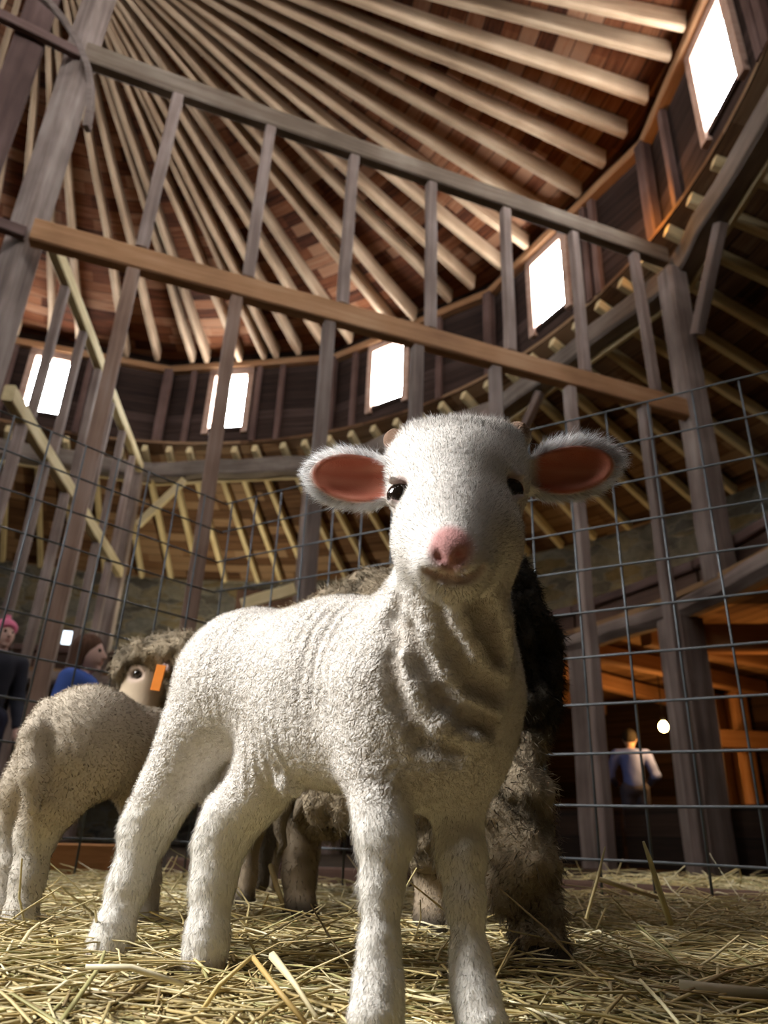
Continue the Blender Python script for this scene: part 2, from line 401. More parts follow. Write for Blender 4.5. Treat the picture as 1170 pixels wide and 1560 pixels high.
# ---------------- upper rafters
seen = [3.9, 6.7, 11.1, 15.0, 18.9, 23.3, 28.0, 32.6, 37.0, 42.0, 45.9, 52.0, 55.6, 62.9, 67.2, 71.5, 75.1, 77.1, 81.1, 86.3, 88.6, 94.0, 98.7, 105.6, 109.7, 114.5]
ORD = ['first', 'second', 'third', 'fourth', 'fifth', 'sixth', 'seventh', 'eighth', 'ninth', 'tenth', 'eleventh', 'twelfth', 'thirteenth', 'fourteenth', 'fifteenth', 'sixteenth', 'seventeenth', 'eighteenth', 'nineteenth', 'twentieth',
       'twenty-first', 'twenty-second', 'twenty-third', 'twenty-fourth', 'twenty-fifth', 'twenty-sixth', 'twenty-seventh', 'twenty-eighth', 'twenty-ninth', 'thirtieth']
def rafter(a, lab):
    r0, r1 = 6.2, .45
    h = .26
    def zz(r): return Z_EAVE+(6.35-r)*SL
    beam('roof_rafter', pol(a, r0, zz(r0)+h/2), pol(a+random.uniform(-.6, .6), r1, zz(r1)+h/2), .08, h, M_RAFTER, lab, 'rafter', 'upper roof rafters', jit=.012, nseg=7, ch=.22, taper=.6)
for i, a in enumerate(seen):
    rafter(a, 'pale upper roof rafter, %s along the eave counted from the right' % ORD[i])
for i, a in enumerate((-1.5, -6.5, -11.5, -17)):
    rafter(a, 'pale upper roof rafter running off the top edge, %s from the top right corner' % ['nearest', 'second', 'third', 'fourth'][i])
for i, a in enumerate((120, 126, 132)):
    rafter(a, 'pale upper roof rafter glimpsed between the planks at the left edge')

# ---------------- lean-to rafters over the aisle
la = [5.2, 9.0, 12.6, 16.2, 19.8, 23.4, 27.0, 30.6, 34.0, 37.4, 41.0, 44.6, 48.2, 51.8, 55.4, 59.0, 62.5, 66.0, 69.8, 73.1, 77.4, 80.5, 83.6, 87.2, 90.2, 93.7, 97.2, 101.0, 104.6, 108.4, 112.2]
for i, a in enumerate(la):
    left = a > 57
    ang = a
    r0, r1 = 6.30, 9.55
    if left:
        j = len(la)-i
        lab = 'pale yellow aisle rafter below the ring timber, %s from the left' % ORD[j-1]
    else:
        lab = 'shadowed aisle rafter below the ring timber, %s from the right' % ORD[i]
    beam('aisle_rafter', pol(ang, r0, zl(r0)+.07), pol(ang+random.uniform(-.3, .3), r1, zl(r1)+.07), .085, .14, M_LRAFT, lab, 'rafter', 'aisle rafters', jit=.006, nseg=4, ch=.18)

# ---------------- ring posts standing on the gallery beam
def ringpost(a, z0, lab, w=.25, r=6.40):
    i = (CEN-pol(a, 1)).normalized()
    beam('ring_post', pol(a, r, z0), pol(a, r, Z_PLATE+.03), w, w, M_POST, lab, 'post', 'ring posts', up=i, jit=.008, nseg=7)
ringpost(13.9, 2.14, 'tall squared grey post under the ring timber, right of the fence top', .215)
ringpost(41.0, 2.14, 'squared grey ring post hidden behind the lamb\'s head')
ringpost(68.2, 2.14, 'squared grey ring post behind the left ear of the lamb')
ringpost(94.6, 0, 'squared grey ring post at the far end of the left partition')
ringpost(119.0, 2.17, 'squared grey ring post at the left edge behind the studs')
def brace(a, da, lab):
    beam('knee_brace', pol(a-1.15, 6.40, 4.45), pol(a+da, 6.42, 5.26), .10, .11, M_LRAFT if a > 50 else M_STUD, lab, 'brace', 'knee braces', jit=.004, nseg=3)
brace(13.2, -6, 'short diagonal knee brace leaning right from the tall right post')
brace(40.3, -6.5, 'short diagonal knee brace just above the lamb\'s right ear')
brace(94.0, -6.5, 'pale diagonal knee brace at the far end of the left partition')

# ---------------- near partition: two long rails and its studs
PA = Vector((-2.412, 3.794, 0)); PB = Vector((2.772, 5.616, 0))
PU = (PB-PA).normalized(); PN = Vector((-PU.y, PU.x, 0))
def pp(s, z, off=0): return PA+PU*s+PN*off+UP*z
beam('partition_rail', pp(-.04, 5.60), pp(5.42, 5.52), .10, .20, M_RAILD, 'upper long rail of the near partition, running from left post to right post', 'rail', 'partition rails', jit=.008, nseg=8)
beam('partition_rail', pp(-.03, 3.785), pp(5.40, 3.735), .10, .19, M_RAIL, 'lower long rail of the near partition, brown underside, across mid picture', 'rail', 'partition rails', jit=.008, nseg=8)
for i, (s0, s1) in enumerate(((.66, .68), (1.42, 1.43), (2.15, 2.16), (2.89, 2.88), (3.61, 3.62), (4.34, 4.34), (5.07, 5.03))):
    beam('partition_stud', pp(s0, 3.89-.05*s0/5.4, .0), pp(s1, 5.49-.08*s1/5.42, .0), .085, .085, M_STUD, 'grey stud between the two long rails, %s from the left' % ORD[i], 'stud', 'upper studs of the near partition', up=PN, jit=.004, nseg=5)
for i, s in enumerate((.64, 1.36, 2.06, 2.78, 3.46, 4.16, 4.91)):
    beam('partition_stud', pp(s, -.02, .0), pp(s, 3.68-.05*s/5.4, .0), .09, .09, (M_STUDWARM, M_STUDWARM, M_STUD)[min(i, 2)], 'long stud reaching down to the floor below the lower long rail, %s from the left' % ORD[i], 'stud', 'lower studs of the near partition', up=PN, jit=.005, nseg=8)
# ---------------- shaft at the left: corner post, planks, short rails, bent hoop
PS = PA+PN*.165-PU*.10
beam('shaft_post', PS-UP*.03, PS+UP*8.05, .19, .19, M_POST, 'big squared post at the upper left where the long rails meet', 'post', up=Vector((-.95, .32, 0)), jit=.008, nseg=12)
SD = Vector((-.87, -.49, 0)).normalized(); SN = Vector((-SD.y, SD.x, 0))
for i, (t, w) in enumerate(((.36, .21), (.72, .20), (1.06, .2))):
    q = PS+SD*t+SN*.07
    beam('shaft_plank', q-UP*.03, q+UP*8.0, w, .06, M_PLANK, ('wide dark red-brown plank just left of the big post', 'dark plank cut by the upper left corner', 'dark plank beyond the left edge')[i], 'plank', 'shaft planks', up=SN, jit=.006, nseg=10)
for i, z in enumerate((3.78, 5.62)):
    beam('shaft_rail', PS+UP*z+SN*.137, PS+SD*1.3+UP*z+SN*.137, .06, .09, M_PLANK, ('lower short rail joining the big left post to the dark planks', 'upper short rail joining the big left post to the dark planks')[i], 'rail', 'shaft rails', jit=.004, nseg=4)
hp = [at(x, y, Y) for x, y, Y in ((52, -14, 3.33), (78, 8, 3.38), (100, 34, 3.45), (120, 66, 3.52), (133, 98, 3.58), (139, 130, 3.64), (138, 162, 3.68), (132, 196, 3.7))]
vs, fs = [], []
for i, pt in enumerate(hp):
    t = (hp[min(i+1, len(hp)-1)]-hp[max(i-1, 0)]).normalized(); s = t.cross(Vector((0, 1, 0))).normalized(); v = Vector((0, 1, 0))
    for a, b in ((-.020, -.03), (.020, -.03), (.020, .03), (-.020, .03)): vs.append(pt+s*a+v*b)
for i in range(len(hp)-1):
    for j in range(4): fs.append((i*4+j, i*4+(j+1) % 4, i*4+4+(j+1) % 4, i*4+4+j))
fs += [(3, 2, 1, 0), tuple(len(vs)-4+j for j in range(4))]
tag(link_mesh('bent_hoop', pymesh('bent_hoop', vs, fs, False), M_STUD), 'thin bent wooden hoop curving round the top of the big left post', 'hoop')

# ---------------- far partition running back from the shaft
QA, QB = Vector((-3.33, 5.50, 0)), Vector((-3.84, 10.25, 0))
QU = (QB-QA).normalized(); QN = Vector((-QU.y, QU.x, 0))
beam('partition_rail', QA+UP*5.33, QB+UP*5.33, .10, .16, M_LRAFT, 'upper pale rail of the left partition running back to the ring post', 'rail', 'partition rails', jit=.006, nseg=6)
beam('partition_rail', QA+UP*3.60, QB+UP*3.60, .10, .16, M_LRAFT, 'lower pale rail of the left partition running back to the ring post', 'rail', 'partition rails', jit=.006, nseg=6)
for i in range(6):
    s = .55+.74*i
    beam('partition_stud', QA+QU*s+UP*3.69, QA+QU*s+UP*5.24, .085, .085, M_STUD, 'grey stud between the two pale rails of the left partition, %s from the near end' % ORD[i], 'stud', 'upper studs of the left partition', up=QN, jit=.004, nseg=4)
for i in range(6):
    s = .42+.74*i
    beam('partition_stud', QA+QU*s-UP*.02, QA+QU*s+UP*3.51, .09, .09, M_STUD, 'grey stud below the lower pale rail of the left partition, %s from the near end' % ORD[i], 'stud', 'lower studs of the left partition', up=QN, jit=.004, nseg=6)

# ---------------- gallery over the stable aisle
tag(annulus('floor.001', 6.30, 2.12, RO, 2.12, M_FLOORB, .05, -25, 140), kind='structure')
ga = [-17, 1.0, 18.6, 33.0, 47.5, 62, 76.5, 91, 105.5, 120]
gl = ['at the right edge', 'sloping up to the right of the orange lit joist', 'right of the lamb, ending at the stout aisle post', 'hidden behind the lamb\'s neck', 'behind the sheep\'s back', 'behind the sheep', 'far left behind the partition studs', 'far left beyond the girl', 'at the left edge']
for i in range(len(ga)-1):
    p, q = pol(ga[i], 6.42), pol(ga[i+1], 6.42); p2, q2 = pol(ga[i]+.15, 6.66), pol(ga[i+1]-.15, 6.66)
    beam('gallery_beam', p+UP*2.05, q+UP*2.05, .2, .2, M_POST, 'rounded grey gallery edge beam '+gl[i], 'beam', 'gallery edge beams', jit=.012, nseg=6, ch=.3)
    beam('parapet_board', p2+UP*2.305, q2+UP*2.305, .04, .27, M_PARA, 'dark brown parapet board '+gl[i], 'board', 'parapet boards', jit=.004, nseg=4)
    beam('parapet_rail', p2+UP*2.495, q2+UP*2.495, .13, .09, M_PLANK, 'brown parapet cap rail '+gl[i], 'rail', 'parapet rails', jit=.006, nseg=4)
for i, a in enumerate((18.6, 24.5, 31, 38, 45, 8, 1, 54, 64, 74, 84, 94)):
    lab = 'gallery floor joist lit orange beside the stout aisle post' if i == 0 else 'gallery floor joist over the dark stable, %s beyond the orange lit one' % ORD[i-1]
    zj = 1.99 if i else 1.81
    beam('floor_joist', pol(a, 6.58, zj), pol(a+(0 if i else -9), 9.5, zj), .14, .24 if i == 0 else .18, M_KICK if i == 0 else M_RAIL, lab, 'joist', 'gallery joists', jit=.006, nseg=3)  # lamp glow put into the first joist's orange colour
for i, (a, w, r) in enumerate(((18.9, .30, 6.40), (30.8, .24, 6.45), (46, .25, 6.45), (63, .25, 6.45), (78, .25, 6.45), (0, .28, 6.42))):
    beam('aisle_post', pol(a, r, -.04), pol(a, r, 1.96), w, w, M_POST, ('stout aisle post in front of the glowing lamp', 'thinner aisle post right of the sheep\'s dark rump', 'aisle post hidden behind the lamb', 'aisle post behind the sheep', 'aisle post far left behind the girl', 'aisle post at the right edge')[i], 'post', 'aisle posts', up=(CEN-pol(a, 1)).normalized(), jit=.01, nseg=5)
# added dark boards, putting the stable's shade into the colour, low on the right
sv, sf = [], []
for i in range(25):
    a = -25+110*i/24
    for z in (-.04, 2.1): sv.append(pol(a, RO-.12, z))
for i in range(24): sf.append((i*2, i*2+2, i*2+3, i*2+1))
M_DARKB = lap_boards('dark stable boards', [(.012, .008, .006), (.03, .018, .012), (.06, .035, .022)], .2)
tag(link_mesh('wall_stable_shade', pymesh('wall_stable_shade', sv, sf), M_DARKB), kind='structure')
for i, (px, Y, wd) in enumerate(((1100, 9.0, .20), (1126, 9.4, .16), (1158, 9.2, .20))):
    b = at(px, 1300, Y); b.z = -.03
    beam('stall_post', b, b+UP*2.0, wd, wd, M_RAIL, 'lamplit stall post %s right of the glowing bulb' % ('nearest', 'second', 'third')[i], 'post', 'stall posts', up=(1, .4, 0), jit=.006, nseg=4)
p, q = at(1085, 1150, 8.75), at(1200, 1150, 8.75); p.z = q.z = 1.35
beam('stall_rail', p, q, .06, .2, M_RAIL, 'lamplit rail across the stall posts right of the bulb', 'rail', jit=.006, nseg=4)
for i, (a0, a1) in enumerate(((-12, 8), (8, 30), (30, 52), (52, 74))):
    p, q = pol(a0+.3, 6.72), pol(a1-.3, 6.72)
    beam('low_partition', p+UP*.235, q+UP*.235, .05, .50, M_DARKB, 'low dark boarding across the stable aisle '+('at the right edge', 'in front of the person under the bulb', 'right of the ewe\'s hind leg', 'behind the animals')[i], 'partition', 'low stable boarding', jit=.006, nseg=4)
# boarded door panel in the outer wall, and small openings low down on the left
dv, df = [], []
for i in range(13):
    a = 57+29*i/12
    for z in (2.17, 4.5): dv.append(pol(a, RO-.06, z))
for i in range(12): df.append((i*2, i*2+2, i*2+3, i*2+1))
tag(link_mesh('door_1', pymesh('door', dv, df), M_PARA), kind='structure')
for i, (x, y) in enumerate(((104, 972), (157, 976))):
    o = at(x, y, 12.6)
    n = (CEN-Vector((o.x, o.y, 0))).normalized(); n.z = 0
    e = tag(empty('window_%d' % (30+i), o), kind='structure')
    X = Vector((-n.y, n.x, 0)); fv, ff = [], []
    box_in_frame(Vector((0, 0, 0)), X, n, UP, -.10, .10, -.02, 0, -.12, .12, fv, ff)
    c = bpy.data.objects.new('pane', pymesh('pane', fv, ff)); COL.objects.link(c); c.data.materials.append(M_PANE2); c.parent = e
    fv, ff = [], []
    for (x0, x1, z0, z1) in ((-.14, -.1, -.16, .16), (.1, .14, -.16, .16), (-.1, .1, .12, .16), (-.1, .1, -.16, -.12)):
        box_in_frame(Vector((0, 0, 0)), X, n, UP, x0, x1, -.04, .03, z0, z1, fv, ff)
    c = bpy.data.objects.new('window_frame', pymesh('window_frame', fv, ff)); COL.objects.link(c); c.data.materials.append(M_PARA); c.parent = e

beam('lamplit_board', at(368, 922, 9.2), at(450, 896, 9.2), .05, .16, M_LRAFT, 'yellow lamplit board glimpsed just above the white lamb\'s back', 'board', jit=.01, nseg=4)
# ---------------- wire fence
FC = Vector((-.517, 2.206, 0))
FR = Vector((.855, -.5185, 0)).normalized(); FL = Vector((-.678, -.735, 0)).normalized()
CELL = .1016; TOP = 1.113
def fence(d, n, s0, lab):
    e = tag(empty('wire_fence_panel', FC+d*.0), lab, 'fence', 'wire fence panels')
    nrm = Vector((-d.y, d.x, 0))
    Lp = s0+CELL*n
    for k in range(n+1):
        p = FC+d*(s0+CELL*k)
        j = random.uniform(-.002, .002)
        tube('vertical_wire', [p+UP*(TOP-CELL*11+.0)+nrm*.003, p+UP*(TOP-CELL*5)+nrm*(.003+j), p+UP*(TOP)+nrm*.003], .0028, M_WIRE, e, 6)
    for k in range(12):
        z = TOP-CELL*k
        pts = [FC+d*(Lp*t/6)+UP*(z+random.uniform(-.002, .002))-nrm*.003 for t in range(7)]
        tube('horizontal_wire', pts, .0028, M_WIRE, e, 6)
    return e
fence(FR, 18, .02, 'square mesh wire fence panel running from the corner to the right edge')
fence(FL, 15, .09, 'square mesh wire fence panel running from the corner to the left edge')
beam('kick_board', FC+FL*.0+Vector((-.10, .14, .035)), FC+FL*1.7+Vector((-.10, .14, .035)), .04, .10, M_KICK, 'orange-brown board along the foot of the left wire panel', 'board', jit=.003, nseg=5)
beam('kick_board', FC+FR*-.1+Vector((.03, .10, .02)), FC+FR*2.2+Vector((.03, .10, .02)), .04, .07, M_PARA, 'dark board along the foot of the right wire panel', 'board', jit=.003, nseg=5)
# ---------------- lamp in the stable
lp = at(1011, 1108, 8.3)
e = tag(empty('hanging_bulb', lp), 'bare glowing warm bulb hanging in the dark stable on the right', 'lamp')
bm = bmesh.new(); bmesh.ops.create_uvsphere(bm, u_segments=20, v_segments=14, radius=.05)
for v in bm.verts:
    if v.co.z > 0: v.co.z *= 1.5; v.co.x *= 1-max(0, v.co.z-.03)*6; v.co.y *= 1-max(0, v.co.z-.03)*6
me = bpy.data.meshes.new('bulb'); bm.to_mesh(me); bm.free(); me.polygons.foreach_set('use_smooth', [True]*len(me.polygons))
M_BULB = emit('glowing bulb', (1.0, .62, .22), 60)
o = link_mesh('bulb', me, M_BULB); o.parent = e
M_BLACK = plain('black rubber', (.02, .02, .02))
tube('socket', [lp+UP*.06, lp+UP*.12], .022, M_BLACK, e)
tube('cord', [lp+UP*.12, lp+UP*(2.1-lp.z)], .006, M_BLACK, e)
# ================================================================ organic modelling: blended distance fields
class Body:
    def __init__(self, lo, hi, h):
        self.lo = np.array(lo, float); self.h = h
        self.n = np.ceil((np.array(hi, float)-self.lo)/h).astype(int)+1
        self.F = np.full(self.n, .06, np.float32)
        self.ax = [self.lo[i]+h*np.arange(self.n[i]) for i in range(3)]
    def block(self, lo, hi, pad):
        i0 = np.clip(np.floor((np.array(lo)-pad-self.lo)/self.h).astype(int), 0, self.n-1)
        i1 = np.clip(np.ceil((np.array(hi)+pad-self.lo)/self.h).astype(int)+1, 1, self.n)
        if np.any(i1 <= i0): return None, None
        sl = tuple(slice(a, b) for a, b in zip(i0, i1))
        g = np.meshgrid(*[self.ax[i][sl[i]] for i in range(3)], indexing='ij')
        return sl, np.stack(g, -1)
    def _join(self, sl, d, k):
        a = self.F[sl]
        hh = np.maximum(k-np.abs(a-d), 0)/k if k > 0 else 0
        self.F[sl] = np.minimum(a, d)-hh*hh*k*.25
    def _cut(self, sl, d, k):
        a = self.F[sl]; d = -d
        hh = np.maximum(k-np.abs(a-d), 0)/k
        self.F[sl] = np.maximum(a, d)+hh*hh*k*.25
    def capsule(self, a, b, ra, rb, k=.02, cut=False, sq=None):
        a, b = np.array(a, float), np.array(b, float); r = max(ra, rb)
        sl, P = self.block(np.minimum(a, b)-r, np.maximum(a, b)+r, k+.02)
        if sl is None: return
        v = b-a; t = np.clip(((P-a)@v)/max(v@v, 1e-9), 0, 1)
        q = P-(a+t[..., None]*v)
        if sq is not None:                        # squash along a direction
            u, s = sq; u = np.array(u, float); u /= np.linalg.norm(u)
            q = q+u*((q@u)*(1/s-1))[..., None]
        d = np.linalg.norm(q, axis=-1)-(ra+(rb-ra)*t)
        (self._cut if cut else self._join)(sl, d, k)
    def chain(self, pts, k=.02, **kw):
        for (p, r), (q, s) in zip(pts[:-1], pts[1:]): self.capsule(p, q, r, s, k, **kw)
    def ell(self, c, rad, axes=None, k=.02, cut=False):
        c = np.array(c, float); rad = np.array(rad, float)
        M = np.eye(3) if axes is None else np.array(axes, float)   # rows: local axes
        R = rad.max()
        sl, P = self.block(c-R, c+R, k+.02)
        if sl is None: return
        q = (P-c)@M.T/rad
        k0 = np.linalg.norm(q, axis=-1); k1 = np.linalg.norm(q/rad, axis=-1)
        d = k0*(k0-1)/np.maximum(k1, 1e-6)
        d = np.where(k0 < .05, -rad.min(), d)
        (self._cut if cut else self._join)(sl, d, k)
    def hit(self, px, py, off=0.0, y0=.38, y1=.80):
        """first point of the surface on the sight line through a photo pixel, moved `off` along it"""
        d = np.array(at(px, py, 1.0))-np.array([0, 0, GZ])
        t = np.arange(y0, y1, .0008); P = np.array([0, 0, GZ])+t[:, None]*d
        i = np.round((P-self.lo)/self.h).astype(int); ok = ((i >= 0) & (i < self.n)).all(1)
        i = np.clip(i, 0, self.n-1); f = np.where(ok, self.F[i[:, 0], i[:, 1], i[:, 2]], 1)
        k = np.argmax(f < 0)
        return P[k]+d/np.linalg.norm(d)*off
    def floor_cut(self, z):
        zz = self.ax[2][None, None, :]
        self.F = np.maximum(self.F, (z-zz).astype(np.float32))
    def mesh(self):
        F = self.F; h = self.h
        S = F < 0
        nx, ny, nz = F.shape
        acc = np.zeros((nx-1, ny-1, nz-1, 3), np.float32); cnt = np.zeros((nx-1, ny-1, nz-1), np.float32)
        corner_sl = lambda o, n: slice(o, n-1+o)
        for axis in range(3):
            o1, o2 = [i for i in range(3) if i != axis]
            for u in (0, 1):
                for v in (0, 1):
                    oa = [0, 0, 0]; oa[o1] = u; oa[o2] = v
                    ob = list(oa); ob[axis] = 1
                    sa = tuple(corner_sl(oa[i], F.shape[i]) for i in range(3)); sb = tuple(corner_sl(ob[i], F.shape[i]) for i in range(3))
                    m = S[sa] != S[sb]
                    fa, fb = F[sa][m], F[sb][m]
                    t = fa/(fa-fb)
                    p = np.zeros((len(t), 3), np.float32); p[:, o1] = u; p[:, o2] = v; p[:, axis] = t
                    acc[m] += p; cnt[m] += 1
        act = cnt > 0
        idx = np.full(act.shape, -1, np.int64); idx[act] = np.arange(act.sum())
        base = np.argwhere(act)
        V = (base+acc[act]/cnt[act][:, None])*h+self.lo
        quads = []
        for axis in range(3):
            o1, o2 = [(1, 2), (2, 0), (0, 1)][axis]
            sa = [slice(None)]*3; sb = [slice(None)]*3
            sa[axis] = slice(0, -1); sb[axis] = slice(1, None)
            a, b = S[tuple(sa)], S[tuple(sb)]
            ed = np.argwhere(a != b)
            ok = (ed[:, o1] > 0) & (ed[:, o2] > 0) & (ed[:, o1] < F.shape[o1]-1) & (ed[:, o2] < F.shape[o2]-1)
            ed = ed[ok]
            ins = a[tuple(ed.T)]
            def cell(d1, d2):
                c = ed.copy(); c[:, o1] += d1; c[:, o2] += d2
                return idx[tuple(c.T)]
            q = np.stack([cell(-1, -1), cell(0, -1), cell(0, 0), cell(-1, 0)], 1)
            q[~ins] = q[~ins][:, ::-1]
            quads.append(q)
        Q = np.concatenate(quads)
        Q = Q[(Q >= 0).all(1)]
        return V, Q

def vnormals(V, Q):
    n = np.cross(V[Q[:, 2]]-V[Q[:, 0]], V[Q[:, 3]]-V[Q[:, 1]])
    out = np.zeros_like(V)
    for i in range(4): np.add.at(out, Q[:, i], n)
    return out/np.maximum(np.linalg.norm(out, axis=1), 1e-12)[:, None]

def relax(V, Q, it=2, lam=.5):
    for _ in range(it):
        s = np.zeros_like(V); c = np.zeros(len(V))
        for i in range(4):
            a, b = Q[:, i], Q[:, (i+1) % 4]
            np.add.at(s, a, V[b]); np.add.at(s, b, V[a]); np.add.at(c, a, 1); np.add.at(c, b, 1)
        V = V+lam*(s/np.maximum(c, 1)[:, None]-V)
    return V

_G = RNG.random((32, 32, 32)).astype(np.float32)
def vnoise(P):
    """smooth value noise, -1..1"""
    i = np.floor(P).astype(int); f = P-i; f = f*f*(3-2*f); i %= 32; j = (i+1) % 32
    def g(a, b, c): return _G[a, b, c]
    x0, y0, z0 = i.T; x1, y1, z1 = j.T
    fx, fy, fz = f.T
    c = ((g(x0, y0, z0)*(1-fx)+g(x1, y0, z0)*fx)*(1-fy)+(g(x0, y1, z0)*(1-fx)+g(x1, y1, z0)*fx)*fy)*(1-fz) + \
        ((g(x0, y0, z1)*(1-fx)+g(x1, y0, z1)*fx)*(1-fy)+(g(x0, y1, z1)*(1-fx)+g(x1, y1, z1)*fx)*fy)*fz
    return c*2-1

_CP = RNG.random((16, 16, 16, 3)).astype(np.float32)
def worley(P):
    """distance to nearest of jittered lattice points"""
    i = np.floor(P).astype(int); best = np.full(len(P), 9.0)
    for a in (-1, 0, 1):
        for b in (-1, 0, 1):
            for c in (-1, 0, 1):
                j = i+np.array([a, b, c])
                q = j+_CP[j[:, 0] % 16, j[:, 1] % 16, j[:, 2] % 16]
                best = np.minimum(best, ((P-q)**2).sum(1))
    return np.sqrt(best)

def sstep(a, b, x):
    t = np.clip((x-a)/(b-a), 0, 1); return t*t*(3-2*t)

def strands(name, V, Q, Nn, count, length, width, flow, lift, color, mat, parent, weight=None, curl=.25, seed=1):
    """a coat of fine tapering hairs growing from a surface; length/lift/weight per vertex, flow (n,3), color (n,3)"""
    rg = np.random.default_rng(seed)
    area = .5*np.linalg.norm(np.cross(V[Q[:, 2]]-V[Q[:, 0]], V[Q[:, 3]]-V[Q[:, 1]]), axis=1)
    w = area*(weight[Q].mean(1) if weight is not None else 1)
    cs = np.cumsum(w); pick = np.searchsorted(cs, rg.random(count)*cs[-1]); pick = np.minimum(pick, len(Q)-1)
    q = Q[pick]; u, v = rg.random(count), rg.random(count)
    W4 = np.stack([(1-u)*(1-v), u*(1-v), u*v, (1-u)*v], 1)[..., None]
    g = lambda A: (A[q]*W4).sum(1)
    p = g(V); n = g(Nn); n /= np.linalg.norm(n, axis=1)[:, None]
    L = g(length[:, None])[:, 0]*rg.uniform(.55, 1.25, count); lf = g(lift[:, None])[:, 0]
    fl = g(flow); fl = fl-n*(fl*n).sum(1)[:, None]; fl /= np.maximum(np.linalg.norm(fl, axis=1), 1e-6)[:, None]
    rnd = rg.normal(size=(count, 3))*curl
    d1 = n*lf[:, None]+fl*(1-lf)[:, None]+rnd*.6; d1 /= np.linalg.norm(d1, axis=1)[:, None]
    d2 = n*(lf*.45)[:, None]+fl*(1.15-lf)[:, None]+rnd+rg.normal(size=(count, 3))*curl*.7; d2 /= np.linalg.norm(d2, axis=1)[:, None]
    s = np.cross(d1, rg.normal(size=(count, 3))); s /= np.linalg.norm(s, axis=1)[:, None]
    wd = width*rg.uniform(.7, 1.3, count)[:, None]
    p0 = p-n*.0006; p1 = p0+d1*(L*.5)[:, None]; p2 = p1+d2*(L*.5)[:, None]
    VV = np.stack([p0-s*wd, p0+s*wd, p1-s*wd*.75, p1+s*wd*.75, p2], 1).reshape(-1, 3)
    b = np.arange(count)*5
    T = np.stack([np.stack([b, b+1, b+3], 1), np.stack([b, b+3, b+2], 1), np.stack([b+2, b+3, b+4], 1)], 1).reshape(-1, 3)
    me = np_mesh(name, VV-np.array(parent.location if parent else (0, 0, 0)), T, True)
    c = g(color)*rg.uniform(.85, 1.12, count)[:, None]
    set_col(me, np.repeat(c, 5, 0))
    nn = np.repeat(n*.8+d1*.35, 5, 0); nn /= np.linalg.norm(nn, axis=1)[:, None]
    me.normals_split_custom_set_from_vertices(nn.tolist())
    o = bpy.data.objects.new(name, me); COL.objects.link(o); me.materials.append(mat)
    if parent: o.parent = parent
    tag(o, kind='stuff')
    return o

def coat_mat(name, rough=.85, bscale=420, bump=.5, sss=.0, trans=.0, spec=.15, detail=2.0, bdist=.004):
    m, nt, out = new_mat(name); Lk = nt.links.new
    at_ = N(nt, 'ShaderNodeAttribute', _attribute_name='Col')
    tc = N(nt, 'ShaderNodeTexCoord')
    b = N(nt, 'ShaderNodeBsdfPrincipled', Roughness=rough); b.inputs['Specular IOR Level'].default_value = spec
    Lk(at_.outputs['Color'], b.inputs['Base Color'])
    if bump:
        ns = N(nt, 'ShaderNodeTexNoise', Scale=bscale, Detail=detail, Roughness=.6); Lk(tc.outputs['Object'], ns.inputs['Vector'])
        bp = N(nt, 'ShaderNodeBump', Strength=bump, Distance=bdist); Lk(ns.outputs['Fac'], bp.inputs['Height']); Lk(bp.outputs[0], b.inputs['Normal'])
    if trans:
        t = N(nt, 'ShaderNodeBsdfTranslucent'); Lk(at_.outputs['Color'], t.inputs['Color'])
        mx = N(nt, 'ShaderNodeMixShader', Fac=trans); Lk(b.outputs[0], mx.inputs[1]); Lk(t.outputs[0], mx.inputs[2])
        Lk(mx.outputs[0], out.inputs['Surface'])
    else:
        Lk(b.outputs[0], out.inputs['Surface'])
    return m

def lamb_mat():
    m, nt, out = new_mat('lamb skin with nubbly wool'); Lk = nt.links.new
    a = N(nt, 'ShaderNodeAttribute', _attribute_name='Col'); tc = N(nt, 'ShaderNodeTexCoord')
    b = N(nt, 'ShaderNodeBsdfPrincipled', Roughness=.85); b.inputs['Specular IOR Level'].default_value = .15
    Lk(a.outputs['Color'], b.inputs['Base Color'])
    nz = N(nt, 'ShaderNodeTexNoise', Scale=160.0, Detail=2.0); Lk(tc.outputs['Object'], nz.inputs['Vector'])
    sc_ = N(nt, 'ShaderNodeVectorMath', _operation='SCALE'); sc_.inputs['Scale'].default_value = .010; Lk(nz.outputs['Color'], sc_.inputs[0])
    ad = N(nt, 'ShaderNodeVectorMath', _operation='ADD'); Lk(tc.outputs['Object'], ad.inputs[0]); Lk(sc_.outputs[0], ad.inputs[1])
    v = N(nt, 'ShaderNodeTexVoronoi', Scale=290.0); Lk(ad.outputs[0], v.inputs['Vector'])
    inv = N(nt, 'ShaderNodeMath', _operation='SUBTRACT'); inv.inputs[0].default_value = 1.0; Lk(v.outputs['Distance'], inv.inputs[1])
    mu = N(nt, 'ShaderNodeMath', _operation='MULTIPLY'); Lk(inv.outputs[0], mu.inputs[0]); Lk(a.outputs['Alpha'], mu.inputs[1])
    bp = N(nt, 'ShaderNodeBump', Strength=.75, Distance=.0022); Lk(mu.outputs[0], bp.inputs['Height'])
    n2 = N(nt, 'ShaderNodeTexNoise', Scale=700.0, Detail=3.0); Lk(tc.outputs['Object'], n2.inputs['Vector'])
    b2 = N(nt, 'ShaderNodeBump', Strength=.3, Distance=.002); Lk(n2.outputs['Fac'], b2.inputs['Height']); Lk(bp.outputs[0], b2.inputs['Normal'])
    Lk(b2.outputs[0], b.inputs['Normal']); Lk(b.outputs[0], out.inputs['Surface'])
    return m
M_LAMB = lamb_mat()
M_SKIN = coat_mat('lamb skin and short wool', bump=.35, bscale=700, spec=.2)
M_HAIR = coat_mat('fine wool fibre', bump=0, rough=.7, trans=.25, spec=.1)
M_WOOL = coat_mat('matted sheep wool', bump=.8, bscale=180, detail=5, bdist=.008)
